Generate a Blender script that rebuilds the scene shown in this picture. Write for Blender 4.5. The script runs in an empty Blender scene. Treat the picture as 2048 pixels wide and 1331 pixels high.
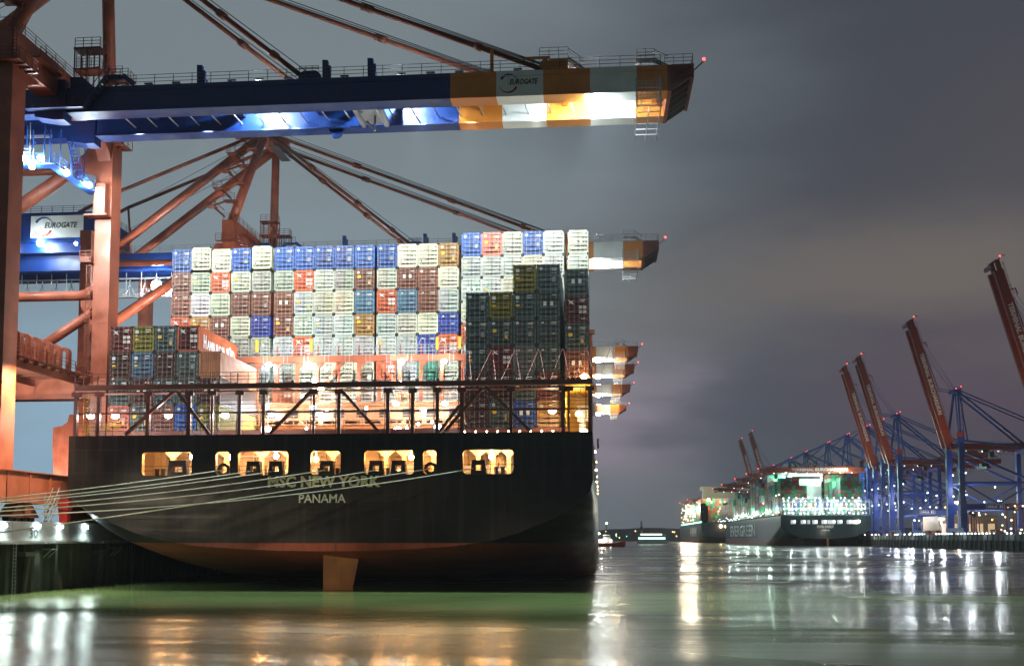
import bpy, math, random
from mathutils import Vector
random.seed(7)
R = math.radians
C = bpy.context.scene.collection
sc = bpy.context.scene
HAZE = .00012
SKY_LEFT = (.185, .225, .245); SKY_RIGHT = (.060, .066, .085)
SKY_BLOBS = [(28, 9, 21, 3.5, .6, (.100, .082, .088)), (17, 17, 12.8, 4.2, .85, (.170, .145, .128)), (19, 11, 7.3, 3.2, .9, (.098, .070, .098)), (7.5, 5, 6.5, 3.6, .7, (.062, .074, .100)), (1.5, 3.6, 6.4, 3.4, .8, (.30, .25, .305)), (-29, 11, 4, 8, 1.0, (.30, .46, .60)), (-16, 12, 12, 8, .5, (.26, .33, .37))]

# ------------------------------------------------------------------ materials
def nodes(name):
    m = bpy.data.materials.new(name); m.use_nodes = True
    nt = m.node_tree
    return m, nt, nt.nodes['Principled BSDF']
def ramp(nt, a, b, ca, cb):
    r = nt.nodes.new('ShaderNodeValToRGB')
    r.color_ramp.elements[0].position = a; r.color_ramp.elements[1].position = b
    r.color_ramp.elements[0].color = ca; r.color_ramp.elements[1].color = cb
    return r
def g4(v): return (v, v, v, 1)
def noise_of(nt, scale=(1, 1, 1), s=1.0, detail=4, space='Object', dist=0.0):
    tc = nt.nodes.new('ShaderNodeTexCoord'); mp = nt.nodes.new('ShaderNodeMapping')
    mp.inputs['Scale'].default_value = scale
    n = nt.nodes.new('ShaderNodeTexNoise'); n.inputs['Scale'].default_value = s
    n.inputs['Detail'].default_value = detail; n.inputs['Distortion'].default_value = dist
    nt.links.new(tc.outputs[space], mp.inputs['Vector']); nt.links.new(mp.outputs[0], n.inputs['Vector'])
    return n
def mixc(nt, fac, a, b, mode='MIX'):
    m = nt.nodes.new('ShaderNodeMix'); m.data_type = 'RGBA'; m.blend_type = mode
    for sock, v in ((m.inputs[0], fac), (m.inputs[6], a), (m.inputs[7], b)):
        if hasattr(v, 'default_value') or hasattr(v, 'is_output'): nt.links.new(v, sock)
        else: sock.default_value = v
    return m.outputs[2]
def paint(name, col, rough=0.45, var=0.35, rust=0.25, rustcol=(0.12, 0.05, 0.025), metal=0.0, scale=0.5):
    """weathered paint: blotchy tone, vertical run-off streaks"""
    m, nt, b = nodes(name)
    c = (*col, 1)
    n1 = noise_of(nt, (1, 1, 1), scale, 5)
    r1 = ramp(nt, .3, .75, (*[x*(1-var) for x in col], 1), (*[min(1, x*(1+var*.6)) for x in col], 1))
    nt.links.new(n1.outputs[0], r1.inputs[0])
    n2 = noise_of(nt, (2.2, 2.2, .09), 1.3, 5)
    r2 = ramp(nt, .58, .78, g4(0), g4(rust))
    nt.links.new(n2.outputs[0], r2.inputs[0])
    out = mixc(nt, r2.outputs[0], r1.outputs[0], (*rustcol, 1))
    nt.links.new(out, b.inputs['Base Color'])
    r3 = ramp(nt, .3, .7, g4(max(.05, rough-.12)), g4(min(1, rough+.15)))
    nt.links.new(n1.outputs[0], r3.inputs[0]); nt.links.new(r3.outputs[0], b.inputs['Roughness'])
    b.inputs['Metallic'].default_value = metal
    return m
def glow(name, col, s):
    m, nt, b = nodes(name)
    b.inputs['Base Color'].default_value = (.8, .8, .8, 1)
    b.inputs['Emission Color'].default_value = (*col, 1); b.inputs['Emission Strength'].default_value = s
    return m
def carpaint(name, rough=0.5, rust=0.55, pale=0.0):
    """container paint: takes the object's own colour"""
    m, nt, b = nodes(name)
    oi = nt.nodes.new('ShaderNodeObjectInfo')
    n1 = noise_of(nt, (1, 1, 1), .7, 5)
    r1 = ramp(nt, .3, .7, g4(.60), g4(1.05)); nt.links.new(n1.outputs[0], r1.inputs[0])
    c1 = mixc(nt, 1.0, oi.outputs['Color'], r1.outputs[0], 'MULTIPLY')
    tc = nt.nodes.new('ShaderNodeTexCoord'); mp = nt.nodes.new('ShaderNodeMapping'); mp.inputs['Scale'].default_value = (3.2, 3.2, .35)
    ad = nt.nodes.new('ShaderNodeVectorMath'); ad.operation = 'ADD'
    cb = nt.nodes.new('ShaderNodeCombineXYZ'); mu = nt.nodes.new('ShaderNodeMath'); mu.operation = 'MULTIPLY'; mu.inputs[1].default_value = 40
    nt.links.new(oi.outputs['Random'], mu.inputs[0]); nt.links.new(mu.outputs[0], cb.inputs[0])
    nt.links.new(tc.outputs['Object'], ad.inputs[0]); nt.links.new(cb.outputs[0], ad.inputs[1]); nt.links.new(ad.outputs[0], mp.inputs[0])
    n2 = nt.nodes.new('ShaderNodeTexNoise'); n2.inputs['Scale'].default_value = 1.0; n2.inputs['Detail'].default_value = 6
    nt.links.new(mp.outputs[0], n2.inputs['Vector'])
    r2 = ramp(nt, .55, .74, g4(0), g4(rust)); nt.links.new(n2.outputs[0], r2.inputs[0])
    out = mixc(nt, r2.outputs[0], c1, (.13, .06, .03, 1))
    if pale: out = mixc(nt, pale, out, (.5, .5, .48, 1))
    nt.links.new(out, b.inputs['Base Color']); b.inputs['Roughness'].default_value = rough
    return m

M = dict(
    crane_red=paint('crane_red', (.37, .105, .058), .42, .35, .5),
    crane_dark=paint('crane_dark_red', (.22, .06, .03), .5, .3, .2),
    crane_blue=paint('crane_blue', (.006, .032, .17), .4, .2, .12, (.04, .04, .05)),
    blue_bright=paint('crane_blue_b', (.02, .09, .36), .42, .2, .1, (.04, .04, .05)),
    orange=paint('boom_orange', (.62, .22, .03), .4, .15, .1),
    white=paint('boom_white', (.72, .76, .74), .4, .1, .12, (.3, .25, .2)),
    rail=paint('rail_steel', (.10, .11, .13), .5, .2, .0),
    galv=paint('galvanised', (.38, .40, .42), .4, .2, .1, metal=.3),
    rope_wire=paint('wire_rope', (.05, .06, .06), .5, .1, 0),
    rope=paint('mooring_rope', (.62, .64, .5), .8, .15, 0),
    ship_red=paint('ship_red', (.36, .10, .05), .45, .25, .3),
    ship_brown=paint('ship_brown', (.16, .055, .04), .45, .25, .3),
    cream=paint('ship_cream', (.50, .36, .22), .5, .2, .4), coam=paint('ship_coaming', (.40, .19, .095), .5, .25, .35),
    fairlead=paint('fairlead_black', (.012, .012, .014), .4, .2, .1),
    yellow=paint('safety_yellow', (.6, .36, .03), .5, .2, .2),
    concrete=paint('quay_concrete', (.22, .24, .235), .8, .35, .6, (.05, .06, .05)),
    piles=paint('sheet_piles', (.06, .065, .05), .6, .5, .6, (.03, .05, .02)),
    asphalt=paint('quay_paving', (.10, .10, .10), .85, .3, .1),
    letter=paint('letter_cream', (.62, .58, .36), .6, .35, .4, (.2, .14, .05)),
    letter_pale=paint('letter_pale', (.70, .71, .62), .6, .3, .3, (.25, .2, .12)),
    letter_white=paint('letter_white', (.78, .78, .78), .5, .05, .1),
    letter_black=paint('letter_black', (.02, .025, .03), .5, .1, 0),
    boom_letter=paint('boom_letter', (.55, .53, .50), .5, .1, .1), logo_blue=paint('logo_blue', (.02, .07, .3), .5, .1, 0),
    logo_red=paint('logo_red', (.35, .05, .04), .5, .1, 0),
    decal=paint('decal_white', (.55, .56, .54), .5, .1, .2),
    decal_yellow=paint('decal_yellow', (.65, .42, .04), .5, .1, .2),
    dark=paint('dark_void', (.012, .012, .013), .7, .2, 0),
    hhla_blue=paint('far_blue', (.018, .05, .25), .45, .25, .1, (.05, .05, .08)),
    hhla_red=paint('far_red', (.23, .033, .014), .45, .25, .15),
    far_white=paint('far_white', (.50, .52, .52), .5, .1, .1),
    far_grey=paint('far_grey', (.30, .36, .32), .5, .15, .1),
    tug_red=paint('tug_red', (.38, .03, .025), .4, .2, .1),
    box=carpaint('container_paint'), rods=carpaint('lock_rod_paint', .45, .1, .26),
    glass=paint('dark_glass', (.02, .03, .035), .1, .1, 0),
)
M['cool'] = glow('lamp_cool', (.80, .95, 1.0), 60)
M['cool_big'] = glow('lamp_cool_bright', (.84, .97, 1.0), 260)
M['warm'] = glow('lamp_warm', (1.0, .66, .30), 45)
M['amber'] = glow('lamp_amber', (1.0, .55, .20), 60)
M['redlamp'] = glow('lamp_red', (1.0, .035, .03), 9)
M['green'] = glow('lamp_green', (.15, .9, .6), 5)
M['farwhite'] = glow('lamp_far_white', (.78, .95, 1.0), 8)
M['farwarm'] = glow('lamp_far_warm', (1.0, .58, .20), 9)
M['tube'] = glow('lamp_tube', (.85, .97, 1.0), 25)
M['window'] = glow('lit_window', (1.0, .62, .25), .55)
M['opening_glow'] = glow('dim_window', (.8, .9, 1.0), .2)

# ------------------------------------------------------------------ mesh helpers
class MB:
    def __init__(s): s.v = []; s.f = []; s.m = []
    def add(s, vs, fs, m=0):
        b = len(s.v); s.v += [tuple(p) for p in vs]; s.f += [tuple(b+i for i in f) for f in fs]; s.m += [m]*len(fs); return s
    def box(s, x0, x1, y0, y1, z0, z1, m=0):
        v = [(x, y, z) for z in (z0, z1) for y in (y0, y1) for x in (x0, x1)]
        return s.add(v, [(0, 2, 3, 1), (4, 5, 7, 6), (0, 1, 5, 4), (2, 6, 7, 3), (0, 4, 6, 2), (1, 3, 7, 5)], m)
    def bar(s, p, q, w=.1, h=None, m=0, up=(0, 0, 1)):
        p, q = Vector(p), Vector(q); d = (q-p)
        if d.length < 1e-6: return s
        d.normalize(); up = Vector(up)
        if abs(d.dot(up)) > .98: up = Vector((0, 1, 0))
        a = d.cross(up).normalized()*w/2; b = a.cross(d).normalized()*(h or w)/2
        v = [p-a-b, p+a-b, p+a+b, p-a+b, q-a-b, q+a-b, q+a+b, q-a+b]
        return s.add(v, [(3, 2, 1, 0), (4, 5, 6, 7), (0, 1, 5, 4), (1, 2, 6, 5), (2, 3, 7, 6), (3, 0, 4, 7)], m)
    def tube(s, p, q, r=.1, n=10, r2=None, m=0):
        p, q = Vector(p), Vector(q); d = (q-p).normalized(); r2 = r if r2 is None else r2
        up = Vector((0, 0, 1)) if abs(d.z) < .95 else Vector((0, 1, 0))
        a = d.cross(up).normalized(); b = a.cross(d)
        v = [p+(a*math.cos(t)+b*math.sin(t))*r for t in [2*math.pi*i/n for i in range(n)]]
        v += [q+(a*math.cos(t)+b*math.sin(t))*r2 for t in [2*math.pi*i/n for i in range(n)]]
        f = [(i, n+i, n+(i+1) % n, (i+1) % n) for i in range(n)]+[tuple(range(n)), tuple(range(2*n-1, n-1, -1))]
        return s.add(v, f, m)
    def path(s, pts, r=.1, n=6, m=0):
        for a, b in zip(pts, pts[1:]): s.tube(a, b, r, n, m=m)
        return s
    def ball(s, c, r, m=0, n=8, k=5, sq=(1, 1, 1)):
        v = []; f = []
        for i in range(k+1):
            t = math.pi*i/k
            for j in range(n):
                u = 2*math.pi*j/n
                v.append((c[0]+r*sq[0]*math.sin(t)*math.cos(u), c[1]+r*sq[1]*math.sin(t)*math.sin(u), c[2]+r*sq[2]*math.cos(t)))
        for i in range(k):
            for j in range(n): f.append((i*n+j, (i+1)*n+j, (i+1)*n+(j+1) % n, i*n+(j+1) % n))
        return s.add(v, f, m)
    def prism(s, poly, d, m=0):
        n = len(poly); d = Vector(d)
        v = [Vector(p) for p in poly]+[Vector(p)+d for p in poly]
        f = [tuple(range(n-1, -1, -1)), tuple(range(n, 2*n))]+[(i, (i+1) % n, n+(i+1) % n, n+i) for i in range(n)]
        return s.add(v, f, m)
    def quad(s, a, b, c, d, m=0): return s.add([a, b, c, d], [(0, 1, 2, 3)], m)
    def rail(s, pts, h=1.1, step=1.8, t=.06, m=0, bars=3):
        for a, b in zip(pts, pts[1:]):
            a, b = Vector(a), Vector(b); L = (b-a).length; n = max(1, round(L/step))
            for i in range(n+1):
                p = a+(b-a)*i/n; s.bar(p, p+Vector((0, 0, h)), t, m=m)
            for k in range(bars):
                z = Vector((0, 0, h*(k+1)/bars)); s.bar(a+z, b+z, t*.8, m=m)
        return s
    def stair(s, p, q, w=.8, m=0, mr=None):
        """straight stair flight from p up to q"""
        p, q = Vector(p), Vector(q); d = q-p; hor = Vector((d.x, d.y, 0)).normalized(); sd = Vector((-hor.y, hor.x, 0))*w/2
        for k in (-1, 1):
            s.bar(p+sd*k, q+sd*k, .07, .22, m); s.bar(p+sd*k+Vector((0, 0, 1)), q+sd*k+Vector((0, 0, 1)), .06, m=m)
        n = max(3, int(abs(d.z)/.32))
        for i in range(1, n):
            c = p+d*i/n; s.bar(c-sd, c+sd, .28, .05, m)
        return s
    def ladder(s, p, h, w=.5, m=0, ax=(1, 0, 0)):
        p = Vector(p); a = Vector(ax)*w/2
        for k in (-1, 1): s.bar(p+a*k, p+a*k+Vector((0, 0, h)), .06, m=m)
        for i in range(1, int(h/.35)): s.bar(p-a+Vector((0, 0, i*.35)), p+a+Vector((0, 0, i*.35)), .05, m=m)
        return s
    def build(s, name, mats, parent=None, org=(0, 0, 0), smooth=False):
        if not isinstance(mats, (list, tuple)): mats = [mats]
        me = bpy.data.meshes.new(name); o0 = org if parent is None else tuple(parent.get('org', (0, 0, 0)))
        me.from_pydata([(x-o0[0], y-o0[1], z-o0[2]) for x, y, z in s.v], [], s.f)
        for m in mats: me.materials.append(m)
        me.polygons.foreach_set('material_index', s.m)
        if smooth: me.polygons.foreach_set('use_smooth', [True]*len(s.f))
        me.update()
        o = bpy.data.objects.new(name, me); C.objects.link(o)
        if parent is None: o.location = o0
        else:
            pl = Vector((0, 0, 0))
            o.parent = parent
            o.location = pl
        return o
# parts of parts: the parent mesh of a child sits at the thing's origin, so it carries the same 'org'
def sub(parent, o):
    return o
def empty(name, org, label, cat, group=None):
    o = bpy.data.objects.new(name, None); C.objects.link(o); o.location = org; o['org'] = list(org)
    return tag(o, label, cat, group)
def tag(o, label=None, cat=None, group=None, kind=None):
    for k, v in (('label', label), ('category', cat), ('group', group), ('kind', kind)):
        if v: o[k] = v
    return o
def part(mb, name, mats, parent, smooth=False):
    o = mb.build(name, mats, parent, smooth=smooth); o['org'] = list(parent['org']); return o
def structure(mb, name, mats, org=(0, 0, 0), kind='structure'):
    o = mb.build(name, mats, None, org); o['kind'] = kind; o['org'] = list(org); return o
def kids(o): return [c for c in list(bpy.data.objects) if c.parent == o]
KID = {}
def copy_tree(o, parent=None, index=None):
    if index is None:
        index = {}
        for c in bpy.data.objects:
            if c.parent: index.setdefault(c.parent.name, []).append(c)
    c = o.copy(); C.objects.link(c); c.parent = parent
    for ch in index.get(o.name, []): copy_tree(ch, c, index)
    return c
def spot(loc, d, W, ang=90, col=(.86, .96, 1), blend=.4, r=.3, parent=None, name='flood_and_fill_beam'):
    l = bpy.data.lights.new(name, 'SPOT'); l.energy = W; l.color = col; l.spot_size = R(ang); l.spot_blend = blend; l.shadow_soft_size = r
    o = bpy.data.objects.new(name, l); C.objects.link(o); o.location = loc
    o.rotation_euler = Vector(d).to_track_quat('-Z', 'Y').to_euler()
    if parent is not None: o.parent = parent; o.location = Vector(loc)-Vector(parent['org'])
    return o
def point(loc, W, col=(1, 1, 1), r=.2, parent=None, name='lamp_and_fill_glow'):
    l = bpy.data.lights.new(name, 'POINT'); l.energy = W; l.color = col; l.shadow_soft_size = r
    o = bpy.data.objects.new(name, l); C.objects.link(o); o.location = loc
    if parent is not None: o.parent = parent; o.location = Vector(loc)-Vector(parent['org'])
    return o
def text_mb(s, width, height, origin, ux, uz, depth=.03, bold=.0, shear=0., m=0, mb=None):
    """lettering as mesh: fitted into width x height, lower left corner at origin, ux along the line, uz up"""
    cu = bpy.data.curves.new('lettering_src', 'FONT'); cu.body = s; cu.size = 1; cu.offset = bold; cu.shear = shear; cu.resolution_u = 2
    o = bpy.data.objects.new('lettering_src', cu); C.objects.link(o)
    bpy.context.view_layer.update()
    me = bpy.data.meshes.new_from_object(o.evaluated_get(bpy.context.evaluated_depsgraph_get()))
    xs = [v.co.x for v in me.vertices]; ys = [v.co.y for v in me.vertices]
    x0, x1, y0, y1 = min(xs), max(xs), min(ys), max(ys)
    ux, uz = Vector(ux).normalized(), Vector(uz).normalized(); n = ux.cross(uz)
    mb = mb or MB()
    vs = [Vector(origin)+ux*((v.co.x-x0)/(x1-x0)*width)+uz*((v.co.y-y0)/(y1-y0)*height)+n*depth for v in me.vertices]
    mb.add(vs, [tuple(p.vertices) for p in me.polygons], m)
    C.objects.unlink(o); bpy.data.objects.remove(o); bpy.data.curves.remove(cu); bpy.data.meshes.remove(me)
    return mb
def crescent(mb, c, r, t0, t1, w0, w1, ux, uz, m=0, depth=.03, n=18):
    """arc band, thickness tapering from w0 to w1"""
    ux, uz = Vector(ux), Vector(uz); nn = ux.cross(uz)
    vs = []
    for i in range(n+1):
        t = R(t0+(t1-t0)*i/n); w = w0+(w1-w0)*i/n; dr = ux*math.cos(t)+uz*math.sin(t)
        vs += [Vector(c)+dr*r+nn*depth, Vector(c)+dr*(r-w)+nn*depth]
    mb.add(vs, [(2*i, 2*i+1, 2*i+3, 2*i+2) for i in range(n)], m)
LAMPMESH = {}
def balls(name, mat, parent, pts, r, n=8, k=5):
    """lamps as separate parts of one thing, sharing a mesh"""
    key = (name, mat.name, round(r, 3))
    if key not in LAMPMESH:
        q = MB(); q.ball((0, 0, 0), r, 0, n, k); t = q.build(name, mat); LAMPMESH[key] = t.data; bpy.data.objects.remove(t)
    org = Vector(parent['org'])
    for p in pts:
        o = bpy.data.objects.new(name, LAMPMESH[key]); C.objects.link(o); o.parent = parent; o.location = Vector(p)-org; o['org'] = list(parent['org'])
def lamp_head(mb, p, s=.35, m=0): mb.box(p[0]-s, p[0]+s, p[1]-s*.6, p[1]+s*.6, p[2]-s*.5, p[2]+s*.5, m)
ORD = ['zeroth', 'first', 'second', 'third', 'fourth', 'fifth', 'sixth', 'seventh', 'eighth', 'ninth', 'tenth', 'eleventh', 'twelfth', 'thirteenth', 'fourteenth', 'fifteenth', 'sixteenth', 'seventeenth', 'eighteenth', 'nineteenth', 'twentieth']
# ------------------------------------------------------------------ camera
cam = bpy.data.cameras.new('camera'); co = bpy.data.objects.new('camera', cam); C.objects.link(co); sc.camera = co
cam.sensor_width = 36; cam.lens = 36*2050/2048; cam.clip_end = 12000; cam.clip_start = .5
cam.shift_y = .12996
co.location = (0, 0, 5.41); co.rotation_euler = (R(94.0), 0, R(4.895))
sc.view_settings.view_transform = 'Standard'; sc.view_settings.look = 'None'; sc.view_settings.exposure = 0; sc.view_settings.gamma = 1
cy = sc.cycles
cy.use_denoising = True
try: cy.denoiser = 'OPENIMAGEDENOISE'
except Exception: pass
cy.max_bounces = 6; cy.diffuse_bounces = 3; cy.glossy_bounces = 3; cy.volume_bounces = 0; cy.sample_clamp_indirect = 4; cy.sample_clamp_direct = 0
cy.caustics_reflective = False; cy.caustics_refractive = False
try: cy.use_light_tree = True
except Exception: pass

# ------------------------------------------------------------------ sky: overcast night, clouds lit by the port and the city
w = bpy.data.worlds.new('World'); sc.world = w; w.use_nodes = True
nt = w.node_tree; N = nt.nodes; L = nt.links
bg = N['Background']
def mth(op, a, b=None, c=None):
    n = N.new('ShaderNodeMath'); n.operation = op
    for i, v in enumerate((a, b, c)):
        if v is None: continue
        if isinstance(v, (int, float)): n.inputs[i].default_value = v
        else: L.new(v, n.inputs[i])
    return n.outputs[0]
tc = N.new('ShaderNodeTexCoord'); sx = N.new('ShaderNodeSeparateXYZ'); L.new(tc.outputs['Generated'], sx.inputs[0])
mp = N.new('ShaderNodeMapping'); mp.inputs['Scale'].default_value = (2.2, 2.2, 9); L.new(tc.outputs['Generated'], mp.inputs[0])
nz = N.new('ShaderNodeTexNoise'); nz.inputs['Scale'].default_value = 1.6; nz.inputs['Detail'].default_value = 4; nz.inputs['Roughness'].default_value = .5; L.new(mp.outputs[0], nz.inputs[0])
nf = mth('SUBTRACT', nz.outputs[0], .5)
az = mth('MULTIPLY', mth('ARCTAN2', sx.outputs[0], sx.outputs[1]), 57.2958)
el = mth('MULTIPLY', mth('ARCSINE', mth('MAXIMUM', sx.outputs[2], 0.0)), 57.2958)
az2 = mth('ADD', az, mth('MULTIPLY', nf, 14)); el2 = mth('ADD', el, mth('MULTIPLY', nf, 9))
def blob(a0, sa, e0, se):
    p = mth('ADD', mth('POWER', mth('ABSOLUTE', mth('DIVIDE', mth('SUBTRACT', az2, a0), sa)), 2), mth('POWER', mth('ABSOLUTE', mth('DIVIDE', mth('SUBTRACT', el2, e0), se)), 2))
    return mth('POWER', 2.718, mth('MULTIPLY', p, -1))
def mix(fac, a, b):
    m = N.new('ShaderNodeMix'); m.data_type = 'RGBA'
    L.new(fac, m.inputs[0])
    for v, s in ((a, m.inputs[6]), (b, m.inputs[7])):
        if isinstance(v, tuple): s.default_value = (*v, 1)
        else: L.new(v, s)
    return m.outputs[2]
mr = N.new('ShaderNodeMapRange'); mr.interpolation_type = 'SMOOTHSTEP'; mr.inputs[1].default_value = -12; mr.inputs[2].default_value = 16; L.new(az2, mr.inputs[0])
sky = mix(mr.outputs[0], SKY_LEFT, SKY_RIGHT)
for (a0, sa, e0, se, k, col) in SKY_BLOBS:
    sky = mix(mth('MULTIPLY', blob(a0, sa, e0, se), k), sky, col)
ns = N.new('ShaderNodeTexSky'); ns.sky_type = 'NISHITA'; ns.sun_disc = False; ns.sun_elevation = R(-4); ns.sun_rotation = R(150)
add = N.new('ShaderNodeMix'); add.data_type = 'RGBA'; add.blend_type = 'ADD'; add.inputs[0].default_value = .02
back = N.new('ShaderNodeMapRange'); back.inputs[1].default_value = -.35; back.inputs[2].default_value = .35; back.inputs[3].default_value = .55; back.inputs[4].default_value = 1.0; L.new(sx.outputs[1], back.inputs[0])
dim = N.new('ShaderNodeMix'); dim.data_type = 'RGBA'; dim.blend_type = 'MULTIPLY'; dim.inputs[0].default_value = 1; L.new(sky, dim.inputs[6]); L.new(back.outputs[0], dim.inputs[7]); sky = dim.outputs[2]
L.new(sky, add.inputs[6]); L.new(ns.outputs[0], add.inputs[7])
L.new(add.outputs[2], bg.inputs[0]); bg.inputs[1].default_value = 1.0

# ------------------------------------------------------------------ water
m, nt2, b = nodes('harbour_water')
b.inputs['Base Color'].default_value = (.085, .13, .042, 1); b.inputs['IOR'].default_value = 1.33
n1 = noise_of(nt2, (.018, .10, 1), 1.0, 3, 'Object', .3); n2 = noise_of(nt2, (.10, .5, 1), 1.0, 4, 'Object', .2)
n3 = noise_of(nt2, (.008, .03, 1), 1.0, 2, 'Object')
bm1 = nt2.nodes.new('ShaderNodeBump'); bm1.inputs['Strength'].default_value = 1.0; bm1.inputs['Distance'].default_value = .5
nt2.links.new(n1.outputs[0], bm1.inputs['Height'])
bm2 = nt2.nodes.new('ShaderNodeBump'); bm2.inputs['Strength'].default_value = 1.0; bm2.inputs['Distance'].default_value = .03
nt2.links.new(n2.outputs[0], bm2.inputs['Height']); nt2.links.new(bm1.outputs[0], bm2.inputs['Normal'])
n4 = noise_of(nt2, (.55, 3.2, 1), 1.0, 4, 'Object', .3)
bm3 = nt2.nodes.new('ShaderNodeBump'); bm3.inputs['Strength'].default_value = 1.0; bm3.inputs['Distance'].default_value = .012
nt2.links.new(n4.outputs[0], bm3.inputs['Height']); nt2.links.new(bm2.outputs[0], bm3.inputs['Normal'])
nt2.links.new(bm3.outputs[0], b.inputs['Normal'])
rr = ramp(nt2, .38, .62, g4(.13), g4(.30)); nt2.links.new(n3.outputs[0], rr.inputs[0]); nt2.links.new(rr.outputs[0], b.inputs['Roughness'])
q = MB(); q.quad((-900, -150, 0), (1150, -150, 0), (1150, 2150, 0), (-900, 2150, 0))
structure(q, 'water', m)

# ------------------------------------------------------------------ quay on the port side of the big ship
QX = -57.0; QZ = 6.93
q = MB(); q.box(-420, QX, 30, 900, 6.5, QZ)
quay = structure(q, 'quay', M['asphalt'], (QX, 100, QZ))
q = MB(); q.box(QX-1.2, QX+.12, 30, 620, 5.12, QZ+.12); q.box(QX-1.0, QX+.1, 30, 620, 4.9, 5.1)
o = part(q, 'quay_wall', M['concrete'], quay)
q = MB()
y = 60.0
x = QX
pts = []
while y < 330:          # sheet pile profile
    for dx, dy in ((0, 0), (0, .5), (-.38, .75), (-.38, 1.25)): pts.append((QX+.02+dx, y+dy))
    y += 1.5
for (xa, ya), (xb, yb) in zip(pts, pts[1:]): q.quad((xa, ya, -1), (xb, yb, -1), (xb, yb, 4.9), (xa, ya, 4.9))
o = part(q, 'sheet_piling', M['piles'], quay)
q = MB()
for y in range(64, 330, 4): q.bar((QX+.55, y, 4.96), (QX+.55, y+3.7, 4.96), .9, .14)
q.bar((QX+.95, 62, 5.12), (QX+.95, 330, 5.12), .09); q.bar((QX+.95, 62, 4.86), (QX+.95, 330, 4.86), .1)
o = part(q, 'ledge', M['galv'], quay)
for y in (97, 112, 128.5, 145):
    q = MB(); q.tube((QX+.2, y, -1), (QX+.75, y, 3.7), .32, 8); q.box(QX-.1, QX+1.1, y-.9, y+.9, 3.6, 4.0)
    part(q, 'fender', M['piles'], quay)
for i, y in enumerate((93.6, 99.5, 103.9, 109.2)):
    q = MB(); q.box(QX+.14, QX+.42, y-.3, y+.3, 6.45, 6.75)
    part(q, 'lamp', M['cool'], quay)
    spot((QX+.75, y, 6.5), (.45, -.1, -1), 1500, 150, (.82, 1, .90), .6, .4, quay)
q = text_mb('30', 1.5, 1.0, (QX+.135, 98.3, 5.35), (0, 1, 0), (0, 0, 1), .01, .02); part(q, 'berth_number', M['letter_black'], quay)
for y in (101.5, 116.0):
    q = MB(); q.box(QX+.02, QX+1.0, y-.55, y+.55, 4.2, 4.32); q.bar((QX+.1, y-.5, 3.4), (QX+.95, y-.5, 4.2), .1); q.bar((QX+.1, y+.5, 3.4), (QX+.95, y+.5, 4.2), .1); part(q, 'step_platform', M['galv'], quay)
for y in (95.5, 121.0):
    q = MB(); q.ladder((QX+.3, y, -.5), 5.4, .5, ax=(0, 1, 0)); part(q, 'quay_ladder', M['galv'], quay)
# steel bollards and quay gear
for i, (y, lab) in enumerate(((79.5, 'black iron bollard holding the bundle of mooring lines near the camera end of the quay'), (88, 'black iron bollard on the quay edge in front of the gantry crane leg'), (114.5, 'black iron bollard on the quay edge beside the red ladder cabinet'))):
    q = MB(); q.tube((QX-1.1, y, QZ), (QX-1.1, y, QZ+.55), .28, 12); q.tube((QX-1.1, y, QZ+.55), (QX-1.1, y, QZ+.75), .42, 12, .36)
    o = q.build('bollard', M['fairlead'], None, (QX-1.1, y, QZ)); tag(o, lab, 'bollard', 'quay bollards')
q = MB(); q.box(-58.4, -57.5, 106.6, 107.4, QZ, 8.4); q.box(-58.5, -57.4, 106.5, 107.5, 8.4, 9.6)
for k in range(4): q.bar((-58.3+.25*k, 106.45, 8.5), (-58.3+.25*k, 106.45, 9.5), .08)
o = q.build('winch_cabinet', M['tug_red'], None, (-58, 107, QZ)); tag(o, 'red machinery cabinet on the quay edge beside the ship', 'cabinet')
q = MB()
for k in range(6):
    z = QZ+.1+k*.45
    q.bar((-57.8, 102.6, z), (-57.0-.0, 103.8, z+.4) if k % 2 else (-57.8, 103.8, z+.4), .08)
q.bar((-57.8, 102.6, QZ), (-57.8, 102.6, QZ+3), .1); q.bar((-57.8, 103.9, QZ), (-57.8, 103.9, QZ+3), .1); q.stair((-57.4, 102.2, QZ), (-57.4, 104.1, QZ+2.8), .7)
o = q.build('access_stair', [M['galv']], None, (-57.8, 103.2, QZ)); tag(o, 'white and red lattice stair standing on the quay below the crane sill', 'stair')

# ------------------------------------------------------------------ night air
m = bpy.data.materials.new('night_air'); m.use_nodes = True; nt9 = m.node_tree; nt9.nodes.remove(nt9.nodes['Principled BSDF'])
pv = nt9.nodes.new('ShaderNodeVolumePrincipled'); pv.inputs['Color'].default_value = (.86, .92, 1, 1); pv.inputs['Density'].default_value = HAZE; pv.inputs['Anisotropy'].default_value = .35
nt9.links.new(pv.outputs[0], nt9.nodes['Material Output'].inputs['Volume'])
q = MB(); q.box(-950, 1200, -200, 2200, -12, 140); structure(q, 'haze', m, kind='stuff')
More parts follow.
